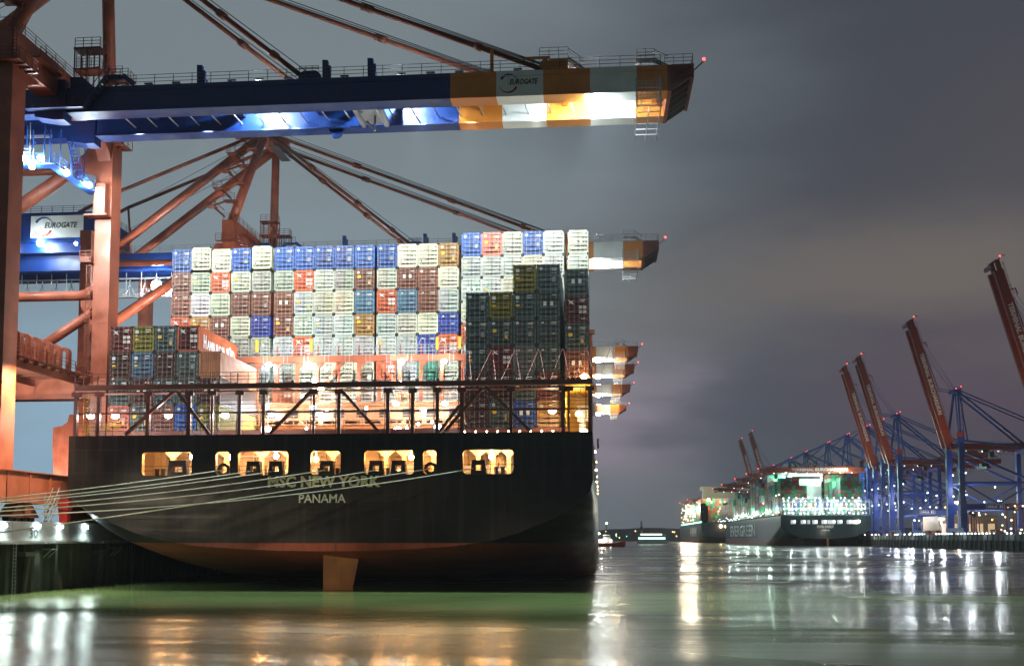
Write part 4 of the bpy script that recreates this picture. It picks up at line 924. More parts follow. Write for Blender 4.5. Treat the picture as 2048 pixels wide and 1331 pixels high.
# portal platform with hoop frames
q = MB(); q.box(-74, -60.6, 98.0, 115.4, 24.55, 24.62)
for k in range(10): q.bar((-74, 98.6+k*1.78, 24.3), (-60.8, 98.6+k*1.78, 24.3), .16, .45)
for x in (-73, -67.5, -61.5): q.bar((x, 97.7, 23.9), (x, 116.5, 23.9), .3, .8)
q.rail([(-60.6, 98, 24.62), (-60.6, 116.3, 24.62)], 1.2, 1.5, .07); cp(q, 'portal_platform', M['crane_dark'])
for k in range(8):
    y = 98.0+k*1.98; q = MB(); o_, i_ = [], []
    for t in range(0, 181, 15):
        c_, s_ = math.cos(R(t)), math.sin(R(t)); sg_ = 1 if c_ >= 0 else -1
        o_.append((-61.7+.95*sg_*abs(c_)**.7, 26.55+.75*s_**.7)); i_.append((-61.7+.62*sg_*abs(c_)**.7, 26.5+.45*s_**.7))
    o_ = [(-60.75, 24.62)]+o_+[(-62.65, 24.62)]; i_ = [(-61.08, 24.62)]+i_+[(-62.32, 24.62)]
    for k2 in range(len(o_)-1): q.prism([(o_[k2][0], y, o_[k2][1]), (i_[k2][0], y, i_[k2][1]), (i_[k2+1][0], y, i_[k2+1][1]), (o_[k2+1][0], y, o_[k2+1][1])], (0, .75, 0))
    cp(q, 'hoop_frame', M['crane_red'])
balls('portal_lamp', M['cool_big'], crane, [(x, 98.6, 21.7) for x in (-70, -65.6, -62.5)], .2)
# machine house on the quay-side girder
q = MB(); q.box(-104, -84.9, 100.8, 114.4, 55.7, 60.6); q.box(-103, -86, 102, 113, 54.0, 55.7); q.rail([(-104, 100.9, 60.6), (-85, 100.9, 60.6), (-85, 114.3, 60.6)], 1.1, 2.0, .07)
for k in range(10): q.box(-103.5+k*2, -103.4+k*2, 100.77, 100.8, 55.8, 60.5)
house = cp(q, 'machine_house', M['crane_blue'])
q = MB(); q.box(-96.2, -86.9, 100.70, 100.765, 56.2, 60.0); sg = part(q, 'sign_panel', M['white'], house)
ta, tb, tr = MB(), MB(), MB(); logo(ta, tb, tr, -95.9, 100.695, 56.45, 8.9, 3.3)
for mb_, mt in ((ta, 'letter_black'), (tb, 'logo_blue'), (tr, 'logo_red')): part(mb_, 'sign_lettering', M[mt], house)
balls('house_lamp', M['cool_big'], crane, [(-94.2, 100.4, 55.2)], .6)
balls('house_lamp', M['cool'], crane, [(x, 100.5, 55.0) for x in (-100, -88)], .28)
# festoon loops and hung cables under the girder on the quay side
q = MB(); r_ = random.Random(4)
for k in range(14):
    xa = -104+k*2.7
    pts = [(xa+2.7*t/6, GF[0]-1.1, GB-1.2-2.2*math.sin(math.pi*t/6)*(.7+.5*r_.random())) for t in range(7)]; q.path(pts, .07, 5)
    q.bar((xa, GF[0]-1.1, GB-1.2), (xa, GF[0]-1.1, GB-.2), .16)
q.bar((-105, GF[0]-1.1, GB-.15), (-62, GF[0]-1.1, GB-.15), .18, .3); cp(q, 'festoon_cable', M['galv'])
q = MB(); q.box(-104, -62, 105.4, 106.6, 46.9, 47.0); q.rail([(-104, 105.4, 47), (-62, 105.4, 47)], 1.2, 2.4, .07)
for k in range(16): q.bar((-103+k*2.7, 105.5, 47), (-103+k*2.7, 105.5, GB), .1)
cp(q, 'hanging_walkway', M['galv'])
# boom lamps: luminous heads as parts plus the light they throw
BL = [(-37.3, 'cool_big', 1.0), (-21.8, 'cool_big', 1.0), (-.2, 'cool_big', 1.5)]
for x, mat, k in BL:
    q = MB(); q.box(x-.45*k, x+.45*k, 106.85, 107.15, GT+.42, GT+.6); q.bar((x, 107.0, GT+.4), (x, 107.0, GT-.4), .1); cp(q, 'boom_floodlight', M[mat])
q = MB(); q.ball((-.3, 105.75, GB-.1), .85); q.box(-.9, .5, 106.6, 107.2, GB+.4, GB+.55); cp(q, 'tip_floodlight', M['cool_big'])
cranes = [crane]
index = {}
for c in bpy.data.objects:
    if c.parent: index.setdefault(c.parent.name, []).append(c)
for yc, lab in ((170.0, 'orange gantry crane whose mast rises above the floodlit container wall, sign house behind a leg'), (263, 'orange gantry crane showing only its striped boom tip, uppermost of four one above another'),
                (290, 'orange gantry crane showing only its striped boom tip, second of four one above another'), (328, 'orange gantry crane showing only its striped boom tip, third of four one above another'), (378, 'gantry crane with amber lit boom tip, lowest of the four seen past the stern')):
    c = copy_tree(crane, None, index); c.location.y = yc; c['label'] = lab; c['org'] = [CO[0], yc, CO[2]]; cranes.append(c)
# light thrown by the cranes and by unseen quay floodlights
CO_ = (.84, .96, 1.0); WALL = (.96, 1.0, .90)
for i, c in enumerate(cranes):
    dy = c.location.y-YC
    if i == 0:
        for x in (-52, -44, -37.3, -33.8, -19.5, -14):
            spot((x, 108.7+dy, GB-.15), (0, .80, -.62), 13000, 92, WALL, .35, .3, c)
            spot((x, 108.4+dy, GB-.15), (0, -.22, -1), 42000, 46, CO_, .6, .3, c)
        for x in (-.2, -6.5): spot((x, 108.7+dy, GB-.15), (-.1, .80, -.62), 13000, 90, WALL, .35, .3, c); spot((x, 108.4, GB-.15), (0, -.25, -1), 26000, 50, CO_, .6, .3, c)
        for x in (-37.3, -21.8): spot((x, 107.0, GT+.35), (0, .50, -.85), 34000, 150, (.8, .95, 1), .3, .12, c)
        point((-.2, 107.3, GB+.6), 1300, CO_, .4, c); spot((-22, 109, GB-.2), (-.78, .2, -.85), 15000, 60, CO_, .5, .3, c); point((-3.5, 107.3, GB+.9), 500, CO_, .4, c)
        pass
        for t, W, a_ in (((-47, 104, 8.6), 12000, 20), ((-38, 104, 7.8), 17000, 17), ((-29, 104, 8.4), 26000, 14), ((-16, 104, 8.0), 30000, 15), ((-5, 113, 3.6), 60000, 11), ((-30, 112, 2.2), 30000, 14)):
            spot((-61, 70, 9.5), (t[0]+61, 34, t[2]-9.5), W, a_, (1, .80, .56), 1.0, .5, c)  # unseen floodlights off to the side on the quay, no lamp body, light the stern
        spot((-.2, 108.2, GB-.2), (.35, -.6, -.75), 110000, 80, CO_, .6, .5, c)
        for p in ((-63.2, 105.6, 46.6), (-61.4, 105.6, 46.9), (-60.3, 109.0, 46.2), (-59.9, 113.4, 46.3)): point(p, 1100, CO_, .25, c)
        spot((-66, 99, 45.5), (.3, .85, -.7), 30000, 85, (1, .95, .88), .5, .4, c)
        spot((-62, 99, 46.5), (.3, -.1, -1), 9000, 80, (1, .9, .78), .5, .3, c)
        spot((-54, 99, 24), (-.42, -.25, -1), 30000, 100, (1, .72, .42), .5, .3, c); spot((-53.5, 112, 24), (-.38, -.1, -1), 24000, 110, (1, .72, .42), .5, .3, c)
        point((-66, 99, 21.3), 2000, (.8, .93, 1), .2, c)
        spot((-70, 96, 20.5), (.0, .8, .25), 11000, 90, (1, .8, .62), .5, .3, c)
    elif i == 1:
        spot((-94, 158.5, 54.8), (0, .55, -.85), 4000, 130, CO_, .5, .3, c); point((-94, 161.5, 53.6), 600, CO_, .3, c); point((-91, 159.5, 53.5), 400, CO_, .3, c)
        point((-74.5, 165.5, 47.2), 2600, CO_, .4, c); spot((-70, 150, 30), (-.1, .8, .5), 30000, 80, (1, .8, .65), .5, .5, c)
        spot((-20, 171.5, 51.5), (.0, .6, -.8), 30000, 110, CO_, .4, .4, c); point((-.2, 170.5, 51.7), 2600, CO_, .4, c); spot((-86, 150, 12), (.05, .5, .6), 16000, 90, (1, .82, .7), .5, .5, c)
        spot((-45, 146, 46), (-.35, .6, .45), 13000, 90, (1, .8, .65), .6, .5, c)
    else:
        col = CO_ if i < 5 else (1, .75, .38)
        point((-.2, 107.3+dy, GB+.7), 3000, col, .4, c); point((5, 100+dy, GB-3), 1500, (1, .8, .6), .5, c)
        if i == 5: point((5, 100+dy, GT+2), 4000, col, .5, c)
q = MB(); q.ball((-74.5, 165.2, 47.9), .95)
o = part(q, 'trolley_lamp', M['cool_big'], cranes[1]); 
# ------------------------------------------------------------------ the terminal across the water
FX = 178.0; FZ = 7.0
q = MB(); q.box(FX+.0, 900, 250, 1900, -1, FZ); far = structure(q, 'far_quay', M['asphalt'], (FX, 500, FZ))
q = MB(); q.box(FX-.25, FX+1.2, 250, 1900, 4.3, FZ+.15)
part(q, 'quay_wall', M['concrete'], far)
q = MB(); y = 300.0
while y < 900: q.box(FX-.75, FX-.25, y, y+1.6, -1, 4.3); q.box(FX-.5, FX-.25, y+4, y+5.6, 4.2, FZ); y += 6.4
part(q, 'sheet_piling', M['piles'], far)
y = 400.0; pts = []
rr_ = random.Random(11)
while y < 1000:
    if rr_.random() < .75: pts.append((FX+1.6, y, FZ+.55))
    y += 4.8 if y < 640 else 9
balls('edge_lamp', M['farwhite'], far, pts[:99], .36)
q = MB(); y = 330.0
while y < 760:
    if rr_.random() < .4:
        for k in range(4): q.box(FX+1.4, FX+2.6+rr_.random()*2, y+k*2, y+k*2+1.4, FZ, FZ+1.6+rr_.random())
    y += 14
part(q, 'edge_gear', M['hhla_red'], far)
for y in range(380, 780, 28): point((FX-2.4, y, FZ+.8), 380, (.85, .95, 1), .3, far)

def terminal_crane(label, up, org=(FX+4, 543, FZ)):
    """blue legs and mast, red boom and girder; local y is along the rails"""
    X0, Y0, _ = org
    c = empty('gantry_crane', org, label, 'gantry crane', 'gantry cranes of the terminal across the water')
    P = lambda q, n, mt, s=False: part(q, n, mt, c, s)
    XB = X0+35
    for sgn in (-1, 1):
        y = Y0+sgn*9.5
        q = MB(); q.box(X0-1.3, X0+1.3, y-1.2, y+1.2, 10.5, 56.5); q.box(X0-1.6, X0+1.6, y-1.5, y+1.5, 10.5, 24); P(q, 'leg', M['hhla_blue'])
        q = MB(); q.box(XB-1.1, XB+1.1, y-1.0, y+1.0, 10.5, 51); q.box(XB-1.3, XB+1.3, y-1.2, y+1.2, 10.5, 22); P(q, 'leg', M['hhla_blue'])
        q = MB(); q.box(X0-1.4, X0+1.4, y-1.3, y+1.3, 56.5, 59); P(q, 'leg_cap', M['hhla_red'])
        q = MB(); q.box(X0+1.6, XB-1.3, y-.8, y+.8, 19.5, 22.6); pb = P(q, 'portal_beam', M['hhla_blue'])
        q = MB(); q.bar((X0+1.3, y, 33.2), (XB-1.1, y, 33.2), .8, .9); P(q, 'tie_tube', M['hhla_blue'])
        q = MB(); q.bar((X0+1.3, y, 49), (XB-1.1, y, 34), .9, 1.0); P(q, 'diagonal_tube', M['hhla_blue'])
        q = MB(); q.bar((X0+1.3, y, 32.6), (X0+17, y, 22.7), .6, .7); q.bar((XB-1.1, y, 32.6), (X0+17.6, y, 22.7), .6, .7); P(q, 'diagonal_tube', M['hhla_blue'])
        q = MB(); q.bar((X0+1.3, y, 54.5), (XB-1, y, 50.5), .8, .9); P(q, 'tie_tube', M['hhla_blue'])
        ya = Y0+sgn*3
        q = MB(); q.bar((X0, y, 57), (X0+1.5, ya, 80.5), .9, 1.0); P(q, 'mast_tube', M['hhla_blue'])
        q = MB(); q.bar((X0+4.5, y*.5+ya*.5, 55), (X0+2.2, ya, 79.5), .5, .6); P(q, 'mast_tube', M['hhla_blue'])
        q = MB(); q.bar((X0+2, ya, 80), (XB, ya, 51.5), .85, .9); P(q, 'back_leg', M['hhla_blue'])
        q = MB(); q.bar((X0+2, ya, 81), (X0+60, ya, 54.6), .55, .6); P(q, 'back_stay', M['hhla_blue'])
        if sgn < 0:
            q = MB(); q.box(X0+11, X0+20, y-.9, y-.805, 19.9, 22.3); P(q, 'sign_panel', M['far_white'])
            q = MB(); q.box(X0+11.25, X0+19.75, y-.93, y-.905, 20.1, 22.1); P(q, 'sign_field', M['hhla_blue'])
            q = text_mb('HHLA', 4.6, 1.3, (X0+11.9, y-.94, 20.45), (1, 0, 0), (0, 0, 1), .03, .03); q.box(X0+17.6, X0+18.1, y-.97, y-.94, 20.4, 21.8); q.box(X0+18.5, X0+19.0, y-.97, y-.94, 20.4, 21.8); P(q, 'sign_lettering', M['letter_white'])
    for x in (X0, XB):
        q = MB(); q.box(x-1.25, x+1.25, Y0-13, Y0+13, 8.6, 10.5)
        for k in (-11.5, -7.5, 7.5, 11.5): q.box(x-.9, x+.9, Y0+k-1.7, Y0+k+1.7, 7.1, 8.6)
        P(q, 'bogie_beam', M['hhla_blue'])
    q = MB(); q.box(X0-1.2, X0+1.2, Y0-8.3, Y0+8.3, 51, 53.2); q.box(XB-1, XB+1, Y0-8.5, Y0+8.5, 49, 51.0); q.box(X0-1, X0+3, Y0-4, Y0+4, 79.8, 81.4); P(q, 'cross_beam', M['hhla_blue'])
    q = MB(); q.rail([(X0-1, Y0-4, 81.4), (X0+3, Y0-4, 81.4), (X0+3, Y0+4, 81.4)], 1.2, 2, .12)
    for k in range(7): q.bar((X0+2.8, Y0-2.5, 57+k*3.3), (X0+4.2, Y0-2.5, 57+k*3.3), .3)
    q.bar((X0+4.3, Y0-2.4, 56), (X0+3.0, Y0-2.4, 80), .25); q.ladder((X0+3.4, Y0-2.8, 56), 24, .7); P(q, 'mast_platform', M['hhla_blue'])
    q = MB()
    for dy in (-3.6, 2.4): q.box(X0-3, X0+62, Y0+dy, Y0+dy+1.2, 50.6, 53.6)
    for k in range(6): q.box(X0+6+k*10, X0+6.8+k*10, Y0-2.4, Y0+2.4, 52.4, 53.4)
    q.rail([(X0-3, Y0-3.6, 53.6), (X0+62, Y0-3.6, 53.6)], 1.1, 4, .1, bars=2); P(q, 'main_girder', M['hhla_red'])
    q = MB(); q.box(X0+40, X0+54, Y0-5, Y0+5, 54.2, 58.8); q.box(X0+36.5, X0+39, Y0-3, Y0+3, 53.7, 57.4); q.box(X0+44, X0+46, Y0-5.03, Y0-5, 55.2, 57.6); P(q, 'machine_house', M['hhla_red'])
    q = MB(); r_ = random.Random(3)
    for k in range(22):
        xa = X0+2+k*2.6; q.path([(xa+2.6*t/5, Y0-4.2, 50.2-2.6*math.sin(math.pi*t/5)*(.6+.6*r_.random())) for t in range(6)], .10, 4)
        q.bar((xa, Y0-4.2, 46.8+1.4*r_.random()), (xa, Y0-4.2, 50.6), .14)
    P(q, 'festoon_cable', M['hhla_red'])
    cx_ = X0+14.5
    q = MB(); q.box(cx_-2, cx_+2, Y0-2.2, Y0+2.2, 49.2, 50.5); q.box(cx_+1.2, cx_+3.4, Y0-4.6, Y0-2.6, 46.6, 49.2); P(q, 'trolley', M['fairlead'])
    q = MB(); q.box(cx_-1.2, cx_+1.2, Y0-6, Y0+6, 40.6, 41.7); q.box(cx_-1.9, cx_+1.9, Y0-1.5, Y0+1.5, 41.7, 43.4); P(q, 'spreader', M['fairlead'])
    q = MB()
    for dx in (-1, 1):
        for dy in (-1, 1): q.bar((cx_+dx, Y0+dy, 43.4), (cx_+dx, Y0+dy, 49.2), .08)
    P(q, 'hoist_rope', M['rope_wire'])
    # boom: raised or lowered, in a frame u (along), n (upper side)
    hx, hz = X0-3.4, 52.0; ang = R(105.3) if up else R(180); Lb = 68
    u = Vector((math.cos(ang), 0, math.sin(ang))); nn = Vector((-u.z, 0, u.x)) if not up else Vector((u.z, 0, -u.x))
    if not up: nn = Vector((0, 0, 1))
    q = MB(); yv = Vector((0, 1, 0))
    def bb(a, b_, y0, y1, n0, n1, m=0):
        o = Vector((hx, 0, hz)); vs = [o+u*p+yv*yy+nn*k for k in (n0, n1) for yy in (y0, y1) for p in (a, b_)]
        q.add(vs, [(0, 2, 3, 1), (4, 5, 7, 6), (0, 1, 5, 4), (2, 6, 7, 3), (0, 4, 6, 2), (1, 3, 7, 5)], m)
    for dy in (-3.6, 2.4): bb(0, Lb-4, Y0+dy, Y0+dy+1.4, -1.9, 1.9); bb(Lb-4, Lb, Y0+dy, Y0+dy+1.2, -.2, 1.5)
    for k in range(9): bb(3+k*7.6, 3.6+k*7.6, Y0-2.4, Y0+2.4, .2, 1.2)
    bb(Lb, Lb+.4, Y0-3.8, Y0+3.8, -.4, 1.6); bb(Lb-2.6, Lb-1, Y0-3.8, Y0+3.8, -2.6, -1.4)
    bm_ = P(q, 'boom', M['hhla_red'])
    q = MB()
    def bpt(a, y, k): return Vector((hx, y, hz))+u*a+nn*k
    for k in range(22): q.bar(bpt(3+k*3, Y0-3.6, 1.6), bpt(3+k*3, Y0-3.6, 2.8), .1)
    q.bar(bpt(2, Y0-3.6, 2.7), bpt(Lb-1, Y0-3.6, 2.7), .1); q.bar(bpt(2, Y0-3.6, 2.2), bpt(Lb-1, Y0-3.6, 2.2), .1)
    q.bar(bpt(Lb-13, Y0-3.4, 1.6), bpt(Lb-13, Y0-3.4, 4.2), .4); q.bar(bpt(Lb-13, Y0-3.4, 4.1), bpt(Lb-15.5, Y0-3.4, 4.3), .35); q.bar(bpt(Lb, Y0-3, 1.4), bpt(Lb+1.6, Y0-3, 2.6), .25); q.bar(bpt(Lb+1.6, Y0-3, 2.6), bpt(Lb+1.2, Y0-3, 4.4), .25); P(q, 'boom_railing', M['hhla_red'])
    if up: ux, uz, o3 = -u, nn*1.0, bpt(50, Y0-3.62, -.75)
    else: ux, uz, o3 = -u, nn, bpt(47, Y0-3.62, -.75)
    if up: uz = Vector((0, 1, 0)).cross(ux) * -1
    q = text_mb('TERMINAL BURCHARDKAI', 33 if up else 38, 2.1, o3, ux, uz, .02, .05)
    part(q, 'boom_lettering', M['boom_letter'], bm_)
    q = MB(); q.ball(bpt(Lb+1.4, Y0-3, 2.4 if up else 1.2), .34)
    P(q, 'beacon', M['redlamp']); balls('beacon', M['redlamp'], c, [(X0+3, Y0-3.5, 82.8), (X0+3, Y0+3.5, 82.8)], .3)
    q = MB()
    if up:
        for yy in (Y0-3, Y0+3):
            q.bar(bpt(58, yy, 1.7), bpt(30, yy, 3.4), .3); q.bar(bpt(30, yy, 3.4), (X0+.5, yy, 80.6), .3)
            q.bar(bpt(57, yy, 2.6), (X0+.5, yy, 81.2), .12); q.bar(bpt(52, yy, 2.4), (X0+.5, yy*.5+Y0*.5, 81.2), .10)
    else:
        for yy in (Y0-3, Y0+3): q.bar(bpt(58, yy, 1.7), (X0-.4, yy, 81), .4); q.bar(bpt(27, yy, 1.7), (X0-.4, yy, 80.6), .4)
    P(q, 'fore_stay', M['hhla_blue'])
    pts = []
    for sgn in (-1, 1):
        y = Y0+sgn*9.5
        pts += [(X0+1.5, y-1.4, 27), (X0+1.5, y-1.4, 38), (X0+17, y-1.2, 24)]
    if not up: pts += [bpt(6+k*7.5, Y0-1.5, -1.9) for k in range(8)]
    pts += [(X0+5+k*8, Y0-2.2, 49.6) for k in range(3)]
    balls('work_lamp', M['farwhite'], c, pts, .34)
    spot((X0-22, Y0-34, 46), (.5, .85, .9) if up else (-.35, .85, .25), 14000 if not up else 26000, 75, (1, .85, .68), .6, .5, c)
    for (x, z, W) in ((X0+6, 30, 9000), (X0+20, 18, 7000)): point((x, Y0, z), W, (.85, .93, 1), .5, c)
    return c
cu = terminal_crane('blue gantry crane with its red boom raised, third raised one counting from the green ship', True)
cd = terminal_crane('blue gantry crane beyond the raised pair, its lettered boom lowered, uppermost of the fan', False, (FX+4, 722, FZ))
index = {}
for c in bpy.data.objects:
    if c.parent: index.setdefault(c.parent.name, []).append(c)
for y, lab in ((428, 'blue gantry crane cut off at the edge, its raised red boom the largest of four'), (650, 'blue gantry crane with the second raised red boom counting from the green ship'), (687, 'blue gantry crane with a raised red boom, closest to the moored green ship'),
               (1190, 'tiny raised red boom crane far behind the second ship, the shorter of two'), (1110, 'tiny raised red boom crane far behind the second ship, the taller of two')):
    c = copy_tree(cu, None, index); c.location.y = y; c['label'] = lab
for y, lab in ((780, 'blue gantry crane with lowered lettered boom, second from top in the fan'), (845, 'blue gantry crane with lowered red boom, third from top in the fan'), (935, 'blue gantry crane with lowered red boom, fourth from top behind the white bridge house'),
               (1010, 'distant gantry crane with lowered red boom, fifth from top in the fan'), (1300, 'distant gantry crane with lowered amber boom above the farther ship, upper of two'), (1420, 'most distant gantry crane with a lowered amber boom at the end of the terminal')):
    c = copy_tree(cd, None, index); c.location.y = y; c['label'] = lab

# ------------------------------------------------------------------ ships across the water
STUFF = MB(); stuff_cols = []
FARCOL = [(.03, .28, .12), (.04, .36, .16), (.03, .28, .12), (.30, .06, .04), (.34, .10, .05), (.45, .47, .45), (.42, .44, .4), (.05, .10, .28), (.25, .12, .06), (.12, .15, .15)]
def stuff_box(x0, x1, y0, y1, z0, z1, col):
    STUFF.box(x0, x1, y0, y1, z0, z1); stuff_cols.append(col)
def far_hull(org, X0, X1, L, depth, matname, red_z, boottop):
    m, nt_, b = nodes(matname+'_paint')
    g = nt_.nodes.new('ShaderNodeTexCoord'); s = nt_.nodes.new('ShaderNodeSeparateXYZ'); nt_.links.new(g.outputs['Object'], s.inputs[0])
    t = nt_.nodes.new('ShaderNodeMath'); t.operation = 'GREATER_THAN'; t.inputs[1].default_value = red_z; nt_.links.new(s.outputs[2], t.inputs[0])
    na = noise_of(nt_, (.3, .3, .05), .5, 5); r1 = ramp(nt_, .3, .75, (*[v*.7 for v in boottop], 1), (*boottop, 1)); nt_.links.new(na.outputs[0], r1.inputs[0])
    nt_.links.new(mixc(nt_, t.outputs[0], (.26, .06, .03, 1), r1.outputs[0]), b.inputs['Base Color']); b.inputs['Roughness'].default_value = .4
    cx = (X0+X1)/2; Y = org[1]; q = MB(); rows = []
    k = (X1-X0)/(SX1-SX0)
    for dy, s_, n0 in ((0, .0, 0), (10, .2, 0), (22, .45, 0), (38, .8, 0), (60, 1.2, 0), (110, 2.2, 0), (L*.78, 2.2, 0), (L*.88, 2.0, .10), (L*.96, 1.6, .3), (L, 1.2, .485)):
        w = (X1-X0)*n0; x0, x1 = X0+w, X1-w; kk = (x1-x0)/(SX1-SX0)
        low = [(e, (za*(1-s_)+zb*s_)) for (e, za), (_, zb) in zip(TA, TB)]; top = depth+(4 if dy > L*.85 else 0)
        rows.append([(x0, Y+dy, top)]+[(x0+e*kk, Y+dy, min(z*depth/16.2, depth-.5)) for e, z in low]+[(x1-e*kk, Y+dy, min(z*depth/16.2, depth-.5)) for e, z in reversed(low[:-1])]+[(x1, Y+dy, top)])
    n = len(rows[0])
    for r_ in rows: q.v += r_
    for i in range(len(rows)-1):
        for j in range(n-1): q.f.append((i*n+j, i*n+j+1, (i+1)*n+j+1, (i+1)*n+j)); q.m.append(0)
    q.f.append(tuple(range(n))); q.m.append(0); q.f.append(tuple((len(rows)-1)*n+j for j in range(n))); q.m.append(0)
    for i in range(len(rows)-1): a = i*n; q.f.append((a, a+n, a+2*n-1, a+n-1)); q.m.append(0)
    return q, m
# green-funnel ship
GO = (148, 690, 0); GX0, GX1, GD = 119.0, 177.0, 20.0
gs = empty('container_ship', GO, 'dark green container ship seen from astern across the water, stacked with green and red containers', 'ship', 'ships moored across the water')
q, m = far_hull(GO, GX0, GX1, 385, GD, 'green_hull', 5.2, (.008, .032, .030)); part(q, 'hull', m, gs)
hullg = [c for c in bpy.data.objects if c.parent == gs][0]
q = text_mb('EVER GREET', 10.5, 1.7, (142.5, 689.95, 12.0), (1, 0, 0), (0, 0, 1), .03, .03); text_mb('PANAMA', 5, 1.0, (145.3, 689.95, 10.0), (1, 0, 0), (0, 0, 1), .03, .03, mb=q); part(q, 'ship_name', M['letter_pale'], hullg)
q = text_mb('EVERGREEN', 150, 9.5, (GX0-.15, 952, 6.6), (0, -1, 0), (0, 0, 1), .05, .02); part(q, 'side_lettering', M['letter_white'], hullg)
q = MB(); q.prism([(148.4, 689.5, 5), (149.8, 693, 5), (149.8, 693, -1), (148.4, 689.5, -1)], (.5, -.4, 0)); part(q, 'rudder', paint('far_rudder', (.4, .14, .05)), gs)
q = MB(); q2 = MB(); q3 = MB()
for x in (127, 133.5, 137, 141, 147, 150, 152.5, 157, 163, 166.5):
    q.box(x-1.7 if x not in (137, 150) else x-.9, x+1.7 if x not in (137, 150) else x+.9, 689.9, 690.0, 14.6, 17.2); part(q, 'stern_opening', M['opening_glow'], gs); q = MB()  # glowing panels: the lamplight inside the openings is put into their colour
balls('stern_lamp', M['farwhite'], gs, [(x+.8, 689.5, 16.2) for x in (127, 133.5, 141, 147, 152.5, 157, 163, 166.5)], .42)
q = MB(); q.ball((168.8, 688.6, 16.3), .8); part(q, 'stern_floodlight', glow('stern_flood', (1, .78, .5), 60), gs)
q = MB()
for z in (24.5, 29.0): q.box(GX0+.3, GX1-.3, 691.2, 691.9, z, z+.5)
for k in range(24): q.box(GX0+.4+k*2.48, GX0+.75+k*2.48, 691.2, 691.7, GD, 31)
for xa, xb in ((128, 134), (140, 134), (152, 158), (164, 158)): q.bar((xa, 691, 24.5), (xb, 691, GD), .4)
q.rail([(GX0+.3, 691.0, GD), (GX1-.3, 691.0, GD)], 1.2, 4, .1); part(q, 'lashing_bridge', M['far_grey'], gs)
pts = []; r_ = random.Random(9)
for z, n, yy in ((21.3, 17, 690.8), (24.0, 20, 690.9), (27.2, 16, 690.9), (29.8, 15, 697), (31.8, 13, 699)):
    for k in range(n): pts.append((GX0+2+(GX1-GX0-4)*(k+.5*r_.random())/n, yy, z+r_.random()*.6))
balls('deck_lamp', M['farwhite'], gs, pts, .38)
y = 700.0; pts = []
while y < 1060: pts += [(GX0+.4, y, GD+1.2+3*r_.random()), (GX0+1.5, y+5, GD+6+9*r_.random())]; y += 11
balls('side_lamp', M['farwhite'], gs, pts, .36)
for k in range(6): point((GX0+6+k*9, 689.0, 26), 5200, (.88, .96, 1), .5, gs)
for k in range(5): point((GX0-4, 712+k*55, 25), 8000, (.75, 1, .88), .5, gs)
q = MB(); q.ball((133.0, 744, 45.5), 1.1); part(q, 'working_light', glow('green_white', (.55, 1, .85), 120), gs)
point((132.0, 742.5, 46.5), 70000, (.55, 1, .82), .6, gs); point((166, 716, 46), 42000, (.6, 1, .8), .6, gs); spot((148, 690, 44), (0, 1, -.1), 9000, 120, (.9, .95, 1), .5, .6, gs)
q = MB(); q.box(138.5, 159.5, 756, 768, GD, 46); q.box(137.5, 160.5, 757, 767, 46.0, 48); q.box(137, 161, 756.5, 768, 50, 56); q.box(138.2, 159.8, 757.2, 767, 48, 50); part(q, 'bridge_house', M['far_white'], gs)
q = MB(); q.box(139, 159, 757.1, 757.2, 48.1, 49.9); part(q, 'bridge_windows', M['glass'], gs)
q = MB()
for x in (138.5, 143, 152, 156.5): q.box(x, x+2.6, 758, 766, 56, 58.4); q.tube((x+1.2, 762, 58.4), (x+1.2, 762, 60.5), .5, 8)
part(q, 'funnel', M['dark'], gs)
q = MB(); q.box(147.9, 149.1, 756.42, 756.47, 52.2, 53.6); part(q, 'emblem', M['hhla_blue'], gs)
for x in (144, 153): spot((x, 742, 34), (0, 1, .55), 3000, 110, (.92, .96, 1), .5, .5, gs)
point((148, 681, 10), 1500, (1, .9, .8), .4, gs); spot((52, 935, 11), (67, -40, 2), 15000, 110, (.9, .95, 1), .5, .6, gs)  # added fill lights with no lamp body, brighten the stern name and side lettering
# containers at its stern as individuals (the largest in view), the rest as one mass
def far_container(x, y, z, col, lab, grp):
    o = bpy.data.objects.new('shipping_container', FARBOX); C.objects.link(o); o.location = (x, y, z); o.color = (*col, 1); tag(o, lab, 'shipping container', grp); return o
q = MB(); q.box(-1.2, 1.2, 0, 12.2, .03, 2.62)
for k in (-.9, -.35, .35, .9): q.bar((k, -.03, .1), (k, -.03, 2.5), .07, m=1)
for z in (.03, 2.5): q.box(-1.21, 1.21, -.02, 0, z, z+.12, 1)
o = q.build('shipping_container', [M['box'], M['dark']]); FARBOX = o.data; bpy.data.objects.remove(o)
GRN, RED = (.03, .27, .11), (.30, .055, .035)
rows = [(121.0, ['GRGRR', 'GRGRR', 'RGRGRRG', 'GRRGGRG', 'RGGGRGR'], 'river side'), (160.2, ['GGRGG', 'GRRGRG', 'GGRGGG', 'RGGRGG', 'GRGGRG'], 'quay side')]
for x0, rs, side in rows:
    for ri, row in enumerate(rs):
        for ci, ch in enumerate(row):
            col = GRN if ch == 'G' else RED; col = tuple(v*(.7+.6*r_.random()) for v in col)
            far_container(x0+1.3+ci*2.48, 701, 43.2-ri*2.68, col, f"{'green' if ch == 'G' else 'red'} container on far ship's stern, {ORD[ri+1]} tier down, {ORD[ci+1]} in {side} block", 'containers on the green ship')
for k in range(23): 
    for t in range(4): stuff_box(GX0+.6+k*2.48, GX0+2.95+k*2.48, 702.5, 713, GD+.8+t*2.68, GD+3.4+t*2.68, r_.choice(FARCOL[5:]+FARCOL[:2]))
